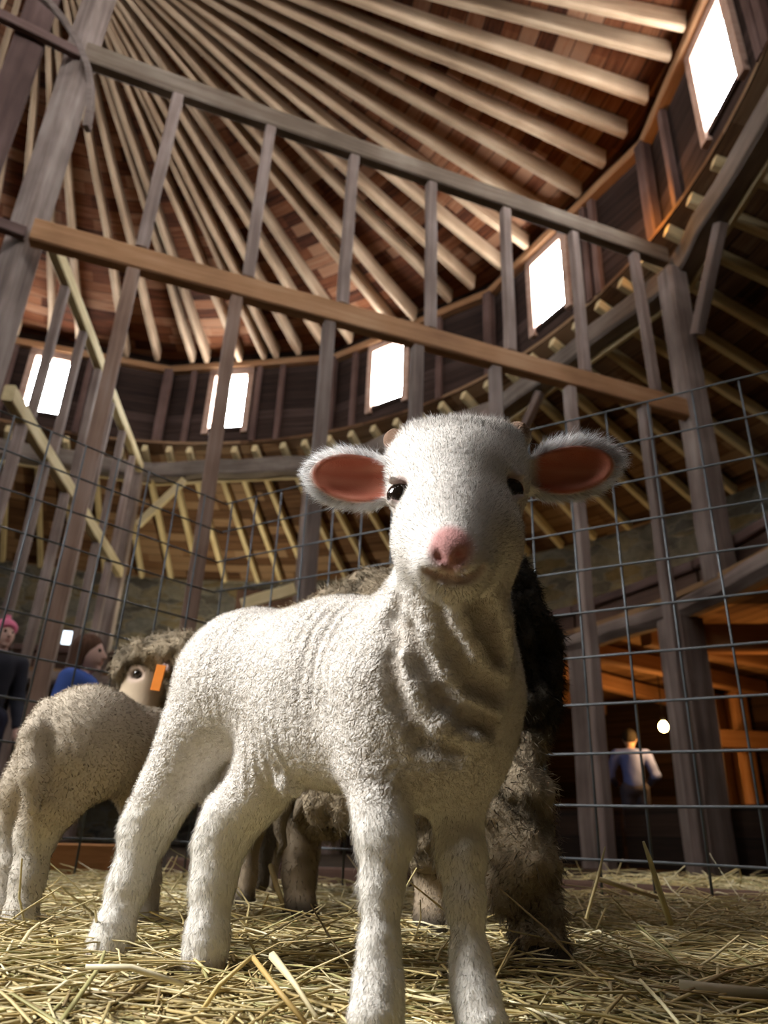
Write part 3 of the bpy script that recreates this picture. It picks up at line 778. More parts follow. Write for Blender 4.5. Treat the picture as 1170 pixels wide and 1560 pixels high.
M_EYE = plain('wet dark eye', (.012, .008, .006), rough=.04, spec=.8)
M_CLOTH = coat_mat('cloth', bump=.3, bscale=300)
M_EAR = coat_mat('thin ear skin', bump=.2, bscale=300, trans=.35, spec=.2)

def frame_axes(x, up):
    x = np.array(x, float); x /= np.linalg.norm(x); up = np.array(up, float)
    z = up-x*(x@up); z /= np.linalg.norm(z); y = np.cross(z, x)
    return np.stack([x, y, z])

def body_obj(name, V, Q, C, mat, parent=None):
    base = np.array(parent.location) if parent else np.zeros(3)
    me = np_mesh(name, V-base, Q, True); set_col(me, C)
    o = bpy.data.objects.new(name, me); COL.objects.link(o); me.materials.append(mat)
    if parent: o.parent = parent
    return o

def eyeball(parent, c, r, mat, sq=(1, 1, 1)):
    bm = bmesh.new(); bmesh.ops.create_uvsphere(bm, u_segments=24, v_segments=16, radius=r)
    for v in bm.verts: v.co = Vector((v.co.x*sq[0], v.co.y*sq[1], v.co.z*sq[2]))
    me = bpy.data.meshes.new('eye'); bm.to_mesh(me); bm.free(); me.polygons.foreach_set('use_smooth', [True]*len(me.polygons))
    o = bpy.data.objects.new('eye', me); COL.objects.link(o); me.materials.append(mat)
    o.parent = parent; o.location = Vector(c)-parent.location
    return o
# ================================================================ the lamb in front
def A(x, y, Y): return np.array(at(x, y, Y))
lamb = tag(empty('lamb', (0.0, .66, 0)), 'white lamb standing in front, facing the camera with pink-lined ears spread', 'lamb')
B = Body((-.335, .40, -.012), (.235, .90, .57), .0026)
# trunk
B.capsule(A(628, 1035, .650), A(520, 1036, .705), .070, .072, .03)
B.capsule(A(520, 1036, .705), A(400, 1040, .770), .072, .070, .03)
B.ell(A(372, 1040, .785), (.070, .062, .072), k=.03)
B.capsule(A(470, 1120, .70), A(580, 1130, .66), .040, .046, .04)       # belly
B.ell(A(668, 1080, .628), (.064, .062, .082), k=.03)                  # brisket
B.capsule(A(590, 1050, .62), A(575, 1165, .618), .045, .027, .03)      # shoulder left
B.capsule(A(715, 1060, .655), A(695, 1170, .640), .045, .027, .03)     # shoulder right
# neck
B.capsule(A(655, 990, .635), A(690, 860, .575), .058, .044, .03)
B.capsule(A(700, 1010, .60), A(698, 880, .545), .040, .033, .03)
# front legs
B.chain([(A(573, 1165, .618), .025), (A(580, 1235, .606), .0200), (A(587, 1278, .600), .0198), (A(582, 1350, .597), .0138), (A(578, 1440, .592), .0122), (A(577, 1500, .588), .0148), (A(573, 1548, .582), .0190)], k=.012)
B.chain([(A(693, 1165, .640), .024), (A(698, 1240, .628), .0175), (A(703, 1300, .622), .0172), (A(709, 1370, .616), .0126), (A(716, 1460, .610), .0118), (A(722, 1510, .604), .0140), (A(736, 1560, .596), .0178)], k=.012)
# hind legs
B.chain([(A(345, 1055, .785), .052), (A(306, 1112, .785), .036), (A(280, 1160, .793), .0285), (A(252, 1210, .802), .0255), (A(224, 1262, .812), .0228), (A(197, 1345, .803), .0158), (A(171, 1425, .788), .0152), (A(158, 1468, .778), .0190)], k=.02)
B.chain([(A(430, 1085, .735), .046), (A(422, 1150, .728), .031), (A(392, 1205, .742), .0255), (A(352, 1248, .755), .0235), (A(334, 1290, .757), .0198), (A(324, 1350, .752), .0158), (A(315, 1430, .745), .0152), (A(310, 1476, .740), .0178)], k=.02)
B.ell(A(437, 1190, .690), (.010, .009, .012), k=.008); B.ell(A(452, 1200, .69), (.006, .006, .009), k=.006)
# tail hanging between the hind legs
B.chain([(A(345, 1090, .83), .012), (A(322, 1160, .81), .010), (A(317, 1225, .80), .007)], k=.008)
# head
hx = (A(697, 745, .56)-A(700, 745, .56))
B.ell(A(697, 742, .568), (.0600, .056, .0520), k=.02)                 # cranium
B.capsule(A(645, 695, .574), A(750, 690, .574), .0265, .0265, .03)                  # brow dome
B.capsule(A(695, 760, .545), A(689, 842, .492), .046, .0285, .02)      # face wedge
B.ell(A(652, 822, .530), (.026, .034, .030), k=.025)                   # cheeks
B.ell(A(742, 822, .533), (.026, .034, .030), k=.025)
B.capsule(A(700, 830, .535), A(692, 872, .488), .033, .0185, .02)      # jaw
B.ell(A(685, 843, .472), (.0140, .0120, .0125), k=.012)                 # nose pad
B.ell(A(664, 866, .480), (.0165, .015, .0105), k=.010)                 # lips
B.ell(A(708, 866, .480), (.0165, .015, .0105), k=.010)
B.ell(A(690, 888, .487), (.0190, .015, .0085), k=.008)                 # chin
# mouth line, philtrum, nostrils
Hm = [B.hit(*p, .0008) for p in ((650, 871), (668, 880), (688, 885), (710, 882), (727, 875), (738, 866))]
B.chain([(q, .0026) for q in Hm], k=.003, cut=True)
B.chain([(B.hit(*p, .0004), .0012) for p in ((686, 862), (687, 872), (688, 884))], k=.003, cut=True)
B.chain([(B.hit(*p, .001), r) for p, r in (((664, 840), .0012), ((669, 848), .0024), ((679, 857), .0018))], k=.003, cut=True)
B.chain([(B.hit(*p, .001), r) for p, r in (((708, 840), .0012), ((703, 848), .0024), ((694, 857), .0018))], k=.003, cut=True)
# eye sockets and lids
EL, ER = A(610, 757, .538), A(776, 749, .533)
for e, s in ((EL, -1), (ER, 1)):
    B.ell(e+np.array([s*.004, -.004, 0]), (.0135, .0135, .0115), k=.006, cut=True)
    ax = frame_axes((-s*.62, -.78, 0), (0, 0, 1))
    B.capsule(e+np.array([s*.002, -.006, .0095])+ax[1]*.008, e+np.array([s*.002, -.006, .0095])-ax[1]*.008, .0035, .0035, .006)
    B.capsule(e+np.array([s*.002, -.006, -.0095])+ax[1]*.007, e+np.array([s*.002, -.006, -.0095])-ax[1]*.007, .0030, .0030, .006)
# ears: thin cupped leaves, hollow towards the camera
def ear(base, tip, s):
    d = tip-base; L = np.linalg.norm(d)
    ax = frame_axes(d, (0, -.25, 1.0))         # x along the ear, z across the blade
    if ax[1][1] > 0: ax[1] *= -1               # y: the open side
    c = base+d*.53
    B.ell(c, (L*.50, .0125, .0232), ax, k=.010)
    B.capsule(base-d*.14, base+d*.25, .017, .015, .012)
    B.ell(c+ax[1]*.0125-d*.055, (L*.50, .0148, .0202), ax, k=.003, cut=True)
    return ax, c, L
EBL, ETL = A(604, 738, .585), A(474, 722, .585)
EBR, ETR = A(800, 728, .590), A(934, 706, .590)
axl, cl, LL = ear(EBL, ETL, -1); axr, cr_, LR = ear(EBR, ETR, 1)
# horn buds
B.ell(A(603, 671, .572), (.0115, .011, .0105), k=.004); B.ell(A(789, 664, .578), (.0125, .011, .0135), k=.005)
# folds of loose skin on neck and chest
ridges = (((640, 975), (662, 1030), (700, 1075), (745, 1088)), ((692, 930), (715, 985), (755, 1022)), ((612, 990), (628, 1060), (668, 1108), (722, 1125)), ((745, 905), (757, 945), (762, 985)))
valleys = (((622, 960), (642, 1012), (675, 1062), (715, 1095), (750, 1106)), ((668, 935), (690, 990), (725, 1040), (758, 1056)), ((724, 915), (742, 955), (760, 1002)), ((594, 1000), (606, 1070), (640, 1128), (690, 1150)), ((606, 905), (596, 940), (604, 975)))
RP = [[(B.hit(x, y, .0070), .0105) for x, y in r] for r in ridges]
VP = [[(B.hit(x, y, -.0005), .0048) for x, y in v] for v in valleys]
for r in RP: B.chain(r, k=.009)
for v in VP: B.chain(v, k=.011, cut=True)
B.floor_cut(-.004)
V, Q = B.mesh(); V = relax(V, Q, 1, .5)
Nn = vnormals(V, Q)
# body axis coordinate along the flank
ax0, ax1 = A(640, 1035, .645), A(370, 1035, .785)
u = (ax1-ax0); UL = np.linalg.norm(u); u /= UL
s = (V-ax0)@u
zc = V[:, 2]
hd = sstep(.325, .375, zc)*sstep(.63, .60, V[:, 1])                     # head mask
hd = np.where((np.linalg.norm(V-A(697, 760, .55), axis=1) < .092) | (np.linalg.norm(V-A(688, 850, .487), axis=1) < .050), 1, 0)*1.0
earm = np.maximum(sstep(0, .012, (A(600, 738, .58)[0]-V[:, 0]))*sstep(.33, .36, zc), sstep(0, .012, V[:, 0]-A(805, 735, .59)[0])*sstep(.33, .36, zc))
hd = np.maximum(hd, earm)
legm = sstep(.155, .125, zc)
trunk = (1-hd)*(1-legm)
# wrinkles down the flank and nubbly short wool
per = .0125
ph = 2*np.pi*(s/per)+2.2*vnoise(V*np.array([30, 30, 9.]))+1.1*vnoise(V*70)
fl = trunk*sstep(.015, .05, s)*sstep(UL+.02, UL-.06, s)*sstep(.36, .30, zc)*sstep(.13, .17, zc)*np.clip(-(Nn[:, 0]*.62+Nn[:, 1]*.78)*1.6, 0, 1)
V = V+Nn*(fl*(np.sin(ph)*.00075*np.clip(.45+1.1*vnoise(V*np.array([22, 22, 12.])), .0, 1.2)-.0002))[:, None]
kn = trunk*(1-.3*fl)
V = V+Nn*(kn*(.0014*(.5-worley(V*150))+.0007*vnoise(V*320)))[:, None]
V = V+Nn*((1-trunk)*(1-hd)*.0007*vnoise(V*140))[:, None]
Nn = vnormals(V, Q)
# colours of skin and wool
white = np.array([.80, .765, .70]); face = np.array([.84, .80, .745]); body_c = np.array([.785, .74, .68])
C = np.tile(white, (len(V), 1))
C = C*(1-trunk[:, None])+body_c*trunk[:, None]
C = C*(1-hd[:, None])+face*hd[:, None]
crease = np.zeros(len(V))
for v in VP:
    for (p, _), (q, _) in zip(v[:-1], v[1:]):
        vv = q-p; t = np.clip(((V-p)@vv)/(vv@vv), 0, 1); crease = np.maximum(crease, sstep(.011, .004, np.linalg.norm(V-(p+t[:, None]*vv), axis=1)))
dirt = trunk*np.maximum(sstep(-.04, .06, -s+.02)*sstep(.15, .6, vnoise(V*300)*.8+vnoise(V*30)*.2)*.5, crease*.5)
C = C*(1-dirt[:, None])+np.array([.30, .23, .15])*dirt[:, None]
dk = trunk*sstep(.25, .75, vnoise(V*330)+.25*vnoise(V*20))*.35
C = C*(1-dk[:, None])+np.array([.36, .29, .20])*dk[:, None]
pink = np.clip(1.25-np.linalg.norm((V-A(685, 842, .472))/np.array([.0158, .03, .0172]), axis=1), 0, 1); pink = sstep(0, .5, pink)
C = C*(1-pink[:, None])+np.array([.60, .31, .29])*pink[:, None]
nos = np.maximum(sstep(.0055, .0025, np.linalg.norm(V-A(668, 846, .458), axis=1)), sstep(.0055, .0025, np.linalg.norm(V-A(702, 846, .458), axis=1)))
C = C*(1-nos[:, None])+np.array([.40, .10, .12])*nos[:, None]
lip = np.zeros(len(V))
for p, q in zip(Hm[:-1], Hm[1:]):
    vv = q-p; t = np.clip(((V-p)@vv)/(vv@vv), 0, 1); lip = np.maximum(lip, sstep(.0048, .0018, np.linalg.norm(V-(p+t[:, None]*vv), axis=1)))
C = C*(1-.7*lip[:, None])+np.array([.26, .10, .09])*.7*lip[:, None]
for e in (EL, ER):
    k = sstep(.021, .013, np.linalg.norm(V-e, axis=1))
    C = C*(1-k[:, None])+np.array([.42, .30, .27])*k[:, None]
earin = np.zeros(len(V))
for ax, c, L, tp in ((axl, cl, LL, 0), (axr, cr_, LR, 0)):
    q = (V-c+(.05*L)*ax[0])@ax.T/np.array([L*.54, .02, .0232])
    rr = np.sqrt(q[:, 0]**2+q[:, 2]**2)
    inn = sstep(1.0, .88, rr)*sstep(.25, .6, (Nn@ax[1]))*earm
    earin = np.maximum(earin, inn)
streak = .5+.5*vnoise(V*np.array([28, 28, 190.]))
ec = np.array([.40, .095, .055])[None]*(1-streak[:, None])+np.array([.62, .26, .18])[None]*streak[:, None]
C = C*(1-earin[:, None])+ec*earin[:, None]
horn = np.maximum(sstep(.0165, .0125, np.linalg.norm(V-A(602, 669, .572), axis=1)), sstep(.0165, .011, np.linalg.norm(V-A(788, 660, .578), axis=1)))
C = C*(1-horn[:, None])+np.array([.25, .155, .105])*horn[:, None]
hoof = sstep(.022, .010, zc)*sstep(.66, .70, V[:, 1])
C = C*(1-.75*hoof[:, None])+np.array([.30, .21, .13])*.75*hoof[:, None]
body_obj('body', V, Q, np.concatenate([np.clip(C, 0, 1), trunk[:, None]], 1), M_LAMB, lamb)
for e, sg in ((EL, -1), (ER, 1)):
    tag(eyeball(lamb, e+np.array([sg*.0005, -.0015, 0]), .0108, M_EYE), 'dark glossy eye')
# the coat
Ln = np.full(len(V), .0062)
Ln = np.where(hd > .5, .0055, Ln); Ln = Ln*(1-trunk)+.0040*trunk
top = hd*sstep(A(697, 690, .56)[2], A(697, 655, .56)[2], zc); Ln += .007*top
edge = earm*(1-earin); Ln = Ln+edge*.0075
Ln = Ln+.005*(1-hd)*(1-trunk)*sstep(.05, .07, zc)*sstep(.145, .11, zc)*sstep(.2, .8, Nn[:, 1]*.6-Nn[:, 0]*.6)
flow = np.tile(np.array([0, 0, -1.0]), (len(V), 1))
nose = A(688, 850, .462)
hf = (V-nose); hf /= np.linalg.norm(hf, axis=1)[:, None]
flow = np.where(hd[:, None] > .5, hf, flow)
flow = np.where((earm > .5)[:, None] & (V[:, 0:1] < 0.05), np.tile(axl[0], (len(V), 1))*.8+Nn*.5, flow)
flow = np.where((earm > .5)[:, None] & (V[:, 0:1] >= 0.05), np.tile(axr[0], (len(V), 1))*.8+Nn*.5, flow)
flow = np.where((trunk > .5)[:, None], flow*.5+np.stack([vnoise(V*60), vnoise(V*60+9), vnoise(V*60+17)], 1), flow)
lift = np.full(len(V), .26); lift = np.where(trunk > .5, .75, lift); lift = np.where(edge > .5, .55, lift)
W = 1-np.maximum.reduce([pink*.97, earin*.985, nos, horn, lip*.97])
for e in (EL, ER): W = W*(1-sstep(.019, .0135, np.linalg.norm(V-e, axis=1)))
W = np.clip(W, 0, 1)*np.where(trunk > .5, .8, 1.2)*np.where(hd > .5, 1.5, 1)*np.where(edge > .5, 1.6, 1)
CH = C*(1-.75*edge[:, None])+np.array([.93, .92, .92])*.75*edge[:, None]  # white ear rim hair, with a backlit glow put into its colour
CH = np.where(pink[:, None] > .3, CH*.6+.35, CH)
strands('fleece', V, Q, Nn, 420000, Ln, .00011, flow, lift, np.clip(CH*1.06, 0, .95), M_HAIR, lamb, W, curl=.2)
# ================================================================ second lamb, seen from behind at the left
lamb2 = tag(empty('lamb', (-.33, 1.0, 0)), 'pale lamb at the left seen from behind with hanging tail, head hidden', 'lamb')
B = Body((-.52, .82, -.012), (-.02, 1.32, .42), .0045)
B.ell(A(128, 1135, .985), (.062, .066, .066), k=.03)
B.capsule(A(135, 1130, 1.0), A(225, 1150, 1.14), .066, .058, .03)
B.capsule(A(225, 1150, 1.14), A(300, 1165, 1.20), .056, .045, .03)
# neck and head reaching under the ewe
B.capsule(A(290, 1150, 1.19), A(335, 1175, 1.185), .036, .030, .02)
B.capsule(A(335, 1170, 1.185), A(362, 1225, 1.15), .033, .018, .02)
B.ell(A(328, 1145, 1.18), (.03, .012, .012), k=.008)
B.chain([(A(110, 1165, .97), .050), (A(85, 1215, .965), .032), (A(56, 1270, .985), .022), (A(42, 1340, .975), .0165), (A(30, 1400, .965), .0155), (A(22, 1425, .962), .017)], k=.02)
B.chain([(A(75, 1150, 1.03), .045), (A(42, 1195, 1.03), .028), (A(14, 1262, 1.045), .019), (A(6, 1330, 1.03), .0155), (A(-2, 1390, 1.01), .0155)], k=.02)
B.chain([(A(212, 1200, 1.12), .036), (A(225, 1275, 1.115), .020), (A(224, 1340, 1.11), .0160), (A(222, 1410, 1.105), .0165)], k=.015)
B.chain([(A(235, 1200, 1.20), .032), (A(212, 1290, 1.19), .018), (A(206, 1340, 1.19), .0145), (A(205, 1390, 1.185), .0155)], k=.015)
B.chain([(A(72, 1082, .955), .014), (A(55, 1120, .925), .0185), (A(50, 1180, .915), .0165), (A(51, 1232, .915), .008)], k=.006)
B.capsule(A(76, 1120, .905), A(78, 1190, .90), .006, .005, .01, cut=True)
B.floor_cut(-.004)
V, Q = B.mesh(); V = relax(V, Q, 1, .5); Nn = vnormals(V, Q)
legm = sstep(.13, .10, V[:, 2])
V = V+Nn*((1-legm)*.0016*(.5-worley(V*120)))[:, None]+Nn*(.0006*vnoise(V*200))[:, None]; Nn = vnormals(V, Q)
C = np.tile(np.array([.47, .40, .31]), (len(V), 1)); C = C*(1-legm[:, None])+np.array([.58, .53, .45])*legm[:, None]
C *= (1+.08*vnoise(V*40))[:, None]
hf_ = sstep(.018, .010, V[:, 2]); C = C*(1-.6*hf_[:, None])+np.array([.16, .12, .09])*.6*hf_[:, None]
body_obj('body', V, Q, C, M_SKIN, lamb2)
strands('fleece', V, Q, Nn, 60000, np.full(len(V), .0055), .00028, np.tile(np.array([.1, .1, -1.]), (len(V), 1)), np.where(legm > .5, .4, .7), C*1.05, M_HAIR, lamb2, curl=.3, seed=3)

# ================================================================ the ewe behind
ewe = tag(empty('ewe', (-.1, 1.15, 0)), 'big grey-brown woolly ewe behind the white lamb, orange tag in its ear', 'sheep')
def ewe_wool():
    B = Body((-.62, .72, .0), (.36, 1.85, .86), .007)
    B.capsule(A(712, 985, 1.02), A(600, 1030, 1.16), .115, .15, .06)
    B.capsule(A(600, 1030, 1.16), A(440, 1050, 1.32), .155, .125, .06)
    B.ell(A(755, 990, .985), (.072, .085, .145), k=.05)
    B.capsule(A(600, 1170, 1.14), A(440, 1175, 1.27), .085, .075, .05)
    B.capsule(A(420, 1035, 1.34), A(300, 1045, 1.46), .115, .085, .05)     # neck
    B.capsule(A(300, 1040, 1.46), A(262, 1020, 1.46), .080, .060, .04)
    B.ell(A(246, 1000, 1.405), (.066, .062, .044), k=.03)                   # woolly cap
    B.ell(A(190, 1022, 1.40), (.020, .030, .050), k=.02)
    # woolly hind legs
    B.chain([(A(765, 1110, .95), .060), (A(778, 1220, .90), .040), (A(800, 1330, .875), .036), (A(824, 1450, .85), .028)], k=.03)
    B.chain([(A(690, 1120, 1.06), .07), (A(640, 1230, 1.06), .05), (A(650, 1300, 1.06), .036)], k=.04)
    B.chain([(A(470, 1160, 1.24), .055), (A(455, 1240, 1.20), .032)], k=.03)
    B.chain([(A(560, 1190, 1.15), .05), (A(500, 1225, 1.17), .04)], k=.04)
    V, Q = B.mesh(); V = relax(V, Q, 2, .5); Nn = vnormals(V, Q)
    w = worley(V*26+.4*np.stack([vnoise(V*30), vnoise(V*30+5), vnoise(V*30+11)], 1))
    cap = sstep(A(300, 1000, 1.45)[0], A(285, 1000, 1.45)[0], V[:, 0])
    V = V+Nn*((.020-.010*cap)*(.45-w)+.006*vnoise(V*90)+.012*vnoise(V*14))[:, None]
    # hanging matted locks low on the belly and hind leg
    Nn = vnormals(V, Q)
    return V, Q, Nn, w
V, Q, Nn, w = ewe_wool()
C = np.tile(np.array([.33, .265, .18]), (len(V), 1))
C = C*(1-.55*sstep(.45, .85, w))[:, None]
C *= (1+.3*vnoise(V*17))[:, None]
rump_shade = sstep(A(700, 1000, 1.0)[0], A(770, 1000, .95)[0], V[:, 0])*sstep(.20, .27, V[:, 2])
C = C*(1-.90*rump_shade[:, None])                                                 # shade on the rump painted into the wool colour
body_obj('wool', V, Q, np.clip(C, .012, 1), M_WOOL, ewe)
fl = np.tile(np.array([0, 0, -1.]), (len(V), 1))+.8*np.stack([vnoise(V*30), vnoise(V*30+7), vnoise(V*30+13)], 1)
strands('fleece', V, Q, Nn, 60000, np.full(len(V), .016), .0005, fl, np.full(len(V), .5), np.clip(C*1.15, .012, 1), M_HAIR, ewe, curl=.45, seed=5)
# hanging locks
rg = random.Random(4)
for i in range(30):
    p = at(rg.uniform(425, 600), rg.uniform(1170, 1215), rg.uniform(1.13, 1.24))
    L = rg.uniform(.035, .085); pts = [p]; q = Vector(p)
    for k in range(5):
        q = q+Vector((rg.uniform(-.008, .008), rg.uniform(-.006, .006), -L/5)); pts.append(Vector(q))
    o = tube('wool_lock', pts, [.011, .013, .011, .009, .006, .002], None or M_WOOL, ewe, 7)
    c = [rg.uniform(.20, .34)]*3; set_col(o.data, np.tile(np.array([[c[0], c[0]*.8, c[0]*.55]]), (len(o.data.vertices), 1)))
# face and bare legs: one continuous skin under the wool
B = Body((-.60, .76, -.012), (.28, 1.75, .62), .006)
B.capsule(A(700, 990, 1.04), A(440, 1050, 1.32), .085, .10, .06)
B.capsule(A(440, 1045, 1.32), A(262, 1022, 1.46), .07, .05, .05)
B.ell(A(232, 1026, 1.44), (.040, .046, .042), k=.03)
B.capsule(A(222, 1030, 1.42), A(205, 1095, 1.38), .044, .034, .03)
B.capsule(A(205, 1095, 1.38), A(196, 1125, 1.35), .033, .030, .02)
B.ell(A(214, 1022, 1.385), (.016, .012, .008), k=.012)
B.chain([(A(236, 1016, 1.405), .015), (A(250, 1012, 1.375), .014), (A(256, 1020, 1.355), .006)], k=.008)
B.chain([(A(765, 1110, .96), .04), (A(778, 1230, .905), .028), (A(800, 1340, .885), .026), (A(822, 1440, .86), .024), (A(826, 1478, .850), .027), (A(830, 1500, .842), .029)], k=.02)
B.chain([(A(700, 1120, 1.06), .05), (A(645, 1230, 1.07), .034), (A(655, 1310, 1.06), .023), (A(660, 1400, 1.05), .021), (A(662, 1425, 1.045), .024)], k=.02)
B.chain([(A(470, 1160, 1.25), .045), (A(458, 1250, 1.20), .028), (A(455, 1330, 1.18), .021), (A(458, 1390, 1.17), .020), (A(459, 1412, 1.165), .024)], k=.02)
B.chain([(A(420, 1150, 1.36), .04), (A(380, 1260, 1.36), .024), (A(372, 1330, 1.36), .018), (A(370, 1385, 1.35), .020)], k=.02)
B.ell(A(208, 1028, 1.375), (.011, .011, .010), k=.004, cut=True)
B.floor_cut(-.004)
V, Q = B.mesh(); V = relax(V, Q, 1, .5); Nn = vnormals(V, Q)
C = np.tile(np.array([.46, .36, .25]), (len(V), 1)); C *= (1+.12*vnoise(V*35))[:, None]
lg = sstep(.26, .20, V[:, 2]); mot = lg*(.30+.30*vnoise(V*np.array([55, 55, 16.]))); C = C*(1-np.clip(mot, 0, .7)[:, None])
k = .7*sstep(.024, .013, np.linalg.norm(V-A(208, 1028, 1.375), axis=1)); C = C*(1-k[:, None])+np.array([.58, .44, .36])*k[:, None]
k = sstep(.035, .020, np.linalg.norm(V-A(252, 1013, 1.37), axis=1)); C = C*(1-k[:, None])+np.array([.55, .40, .36])*k[:, None]
hf_ = sstep(.045, .025, V[:, 2]); C = C*(1-.85*hf_[:, None])+np.array([.03, .025, .02])*.85*hf_[:, None]
body_obj('body', V, Q, C, M_SKIN, ewe)
strands('leg_hair', V, Q, Nn, 22000, np.full(len(V), .007), .0003, np.tile(np.array([.1, .1, -1.]), (len(V), 1)), np.full(len(V), .35), C*1.05, M_HAIR, ewe, weight=sstep(.30, .24, V[:, 2])+.001, curl=.2, seed=8)
eyeball(ewe, A(209, 1027, 1.378), .0078, M_EYE)
M_TAG = plain('orange plastic', (.85, .26, .04), rough=.35, var=.05)
tg = at(243, 1030, 1.345)
o = beam('ear_tag', tg+Vector((.001, 0, .020)), tg-Vector((.004, 0, .026)), .017, .004, M_TAG, parent=ewe, up=(0, 1, 0)); tag(o, 'orange plastic ear tag')

# ================================================================ a third, dark-faced lamb grazing beyond
lamb3 = tag(empty('lamb', (-.25, 1.62, 0)), 'dark-faced lamb beyond the ewe, head lowered to the straw', 'lamb')
B = Body((-.50, 1.40, -.012), (.10, 1.95, .40), .006)
B.capsule(A(405, 1215, 1.66), A(470, 1205, 1.80), .062, .066, .03)
B.capsule(A(405, 1215, 1.66), A(392, 1265, 1.58), .042, .034, .03)
B.capsule(A(393, 1270, 1.57), A(393, 1345, 1.54), .036, .021, .02)
B.ell(A(375, 1280, 1.58), (.028, .012, .012), k=.01); B.ell(A(411, 1280, 1.58), (.028, .012, .012), k=.01)
for (x, y, Yd) in ((398, 1240, 1.70), (420, 1240, 1.66), (455, 1240, 1.86), (480, 1240, 1.82)):
    p = A(x, y, Yd); B.chain([(p, .03), (p*[1, 1, .5], .016), (p*[1, 1, .08], .016)], k=.015)
V, Q = B.mesh(); Nn = vnormals(V, Q); V = V+Nn*(.002*(.5-worley(V*90)))[:, None]
C = np.tile(np.array([.30, .24, .17]), (len(V), 1)); k = sstep(.17, .12, V[:, 2])*sstep(1.64, 1.60, V[:, 1]); C = C*(1-.7*k[:, None])
body_obj('body', V, Q, C, M_WOOL, lamb3)
eyeball(lamb3, A(378, 1300, 1.535), .009, M_EYE)
# ================================================================ straw bed
def ground_z(x, y): return .006*math.sin(x*9+1)*math.sin(y*7)+.012*max(0, min(1, (x-.25)*2.2))*max(0, min(1, (y-.7)*2))
gx, gy = 70, 70; vs, fs = [], []
for j in range(gy+1):
    for i in range(gx+1):
        y = .15+j/gy*2.3; x = -2.0+i/gx*4.0
        vs.append((x, y, ground_z(x, y)-.012+.008*noise.noise(Vector((x*14, y*14, 0)))))
for j in range(gy):
    for i in range(gx): a = j*(gx+1)+i; fs.append((a, a+1, a+gx+2, a+gx+1))
M_BED = plain('trampled straw bedding', (.16, .12, .055), rough=1, spec=.05, bscale=55, var=.6, bump=1.0)
tag(link_mesh('floor.002', pymesh('bed', vs, fs, True), M_BED), kind='structure')
def straw_mat():
    m, nt, out = new_mat('dry straw'); Lk = nt.links.new
    a = N(nt, 'ShaderNodeAttribute', _attribute_name='Col')
    b = N(nt, 'ShaderNodeBsdfPrincipled', Roughness=.5); b.inputs['Specular IOR Level'].default_value = .3
    Lk(a.outputs['Color'], b.inputs['Base Color']); Lk(b.outputs[0], out.inputs['Surface'])
    return m
M_STRAW = straw_mat()
STRAW_COL = np.array([[.62, .50, .24], [.70, .60, .34], [.50, .38, .16], [.42, .34, .15], [.78, .70, .46], [.36, .33, .14], [.30, .22, .10], [.55, .47, .26]])
def straw(name, n, seed):
    rg = np.random.default_rng(seed)
    # denser towards the camera, spread over the part of the pen in view
    y = .585+1.85*rg.random(n)**1.6
    x = (rg.random(n)*2-1)*(.30+.60*y)
    th = rg.random(n)*np.pi*2
    L = rg.uniform(.03, .12, n)*np.where(rg.random(n) < .12, 1.7, 1)
    keep = np.ones(n, bool)
    z0 = np.array([ground_z(a, b) for a, b in zip(x, y)])-.006+rg.random(n)**1.5*(.004+.022*np.clip((y-.58)*4, 0, 1)+.03*np.clip((x-.25)*2, 0, 1)*np.clip((y-.7)*2, 0, 1))
    pit = rg.normal(0, .10, n)*np.where(rg.random(n) < .06, 3.5, 1)*np.clip((y-.5)*3, .35, 1)
    d = np.stack([np.cos(th)*np.cos(pit), np.sin(th)*np.cos(pit), np.abs(np.sin(pit))], 1)
    bend = rg.normal(0, .16, n)*np.where(rg.random(n) < .2, 3, 1)
    side = np.stack([-np.sin(th), np.cos(th), np.zeros(n)], 1)
    p0 = np.stack([x, y, z0], 1)-d*[1, 1, 0]*(L*.5)[:, None]
    pm = p0+d*(L*.5)[:, None]
    d2 = d+side*bend[:, None]; d2[:, 2] -= np.abs(rg.normal(0, .2, n)); d2 /= np.linalg.norm(d2, axis=1)[:, None]
    p1 = pm+d2*(L*.5)[:, None]; p1[:, 2] = np.maximum(p1[:, 2], -.004)
    w = rg.uniform(.0008, .0022, n)
    up = np.cross(d, side)
    ring = []
    for p, k in ((p0, 1), (pm, 1), (p1, .75)):
        for a in range(4):
            t = a*np.pi/2+.6
            ring.append(p+(side*np.cos(t)*k+up*np.sin(t)*.55*k)*w[:, None])
    VV = np.stack(ring, 1).reshape(-1, 3)
    b = np.arange(n)*12
    qs = []
    for r in (0, 4):
        for a in range(4): qs.append(np.stack([b+r+a, b+r+(a+1) % 4, b+r+4+(a+1) % 4, b+r+4+a], 1))
    T = np.stack(qs, 1).reshape(-1, 4)
    me = np_mesh(name, VV, T, False)
    c = STRAW_COL[rg.choice(len(STRAW_COL), n, p=[.2, .16, .14, .14, .1, .1, .08, .08])]*rg.uniform(.8, 1.15, n)[:, None]
    set_col(me, np.repeat(c, 12, 0))
    o = bpy.data.objects.new(name, me); COL.objects.link(o); me.materials.append(M_STRAW)
    return tag(o, 'loose golden straw strewn over the whole pen floor', 'straw', kind='stuff')
straw('straw', 34000, 11)
def stalk(pts, r, col, lab):
    o = tube('straw_stalk', [at(*p) for p in pts], r, M_STRAW, None, 6)
    set_col(o.data, np.tile(np.array([col]), (len(o.data.vertices), 1)))
    tag(o, lab, 'straw stalk', 'big straw stalks')
stalk([(1022, 1408, 1.0), (1003, 1352, .99), (990, 1310, .98), (980, 1282, .975)], [.004, .0036, .003, .0015], (.45, .40, .20), 'thick green-grey stalk standing up from the straw at the right')
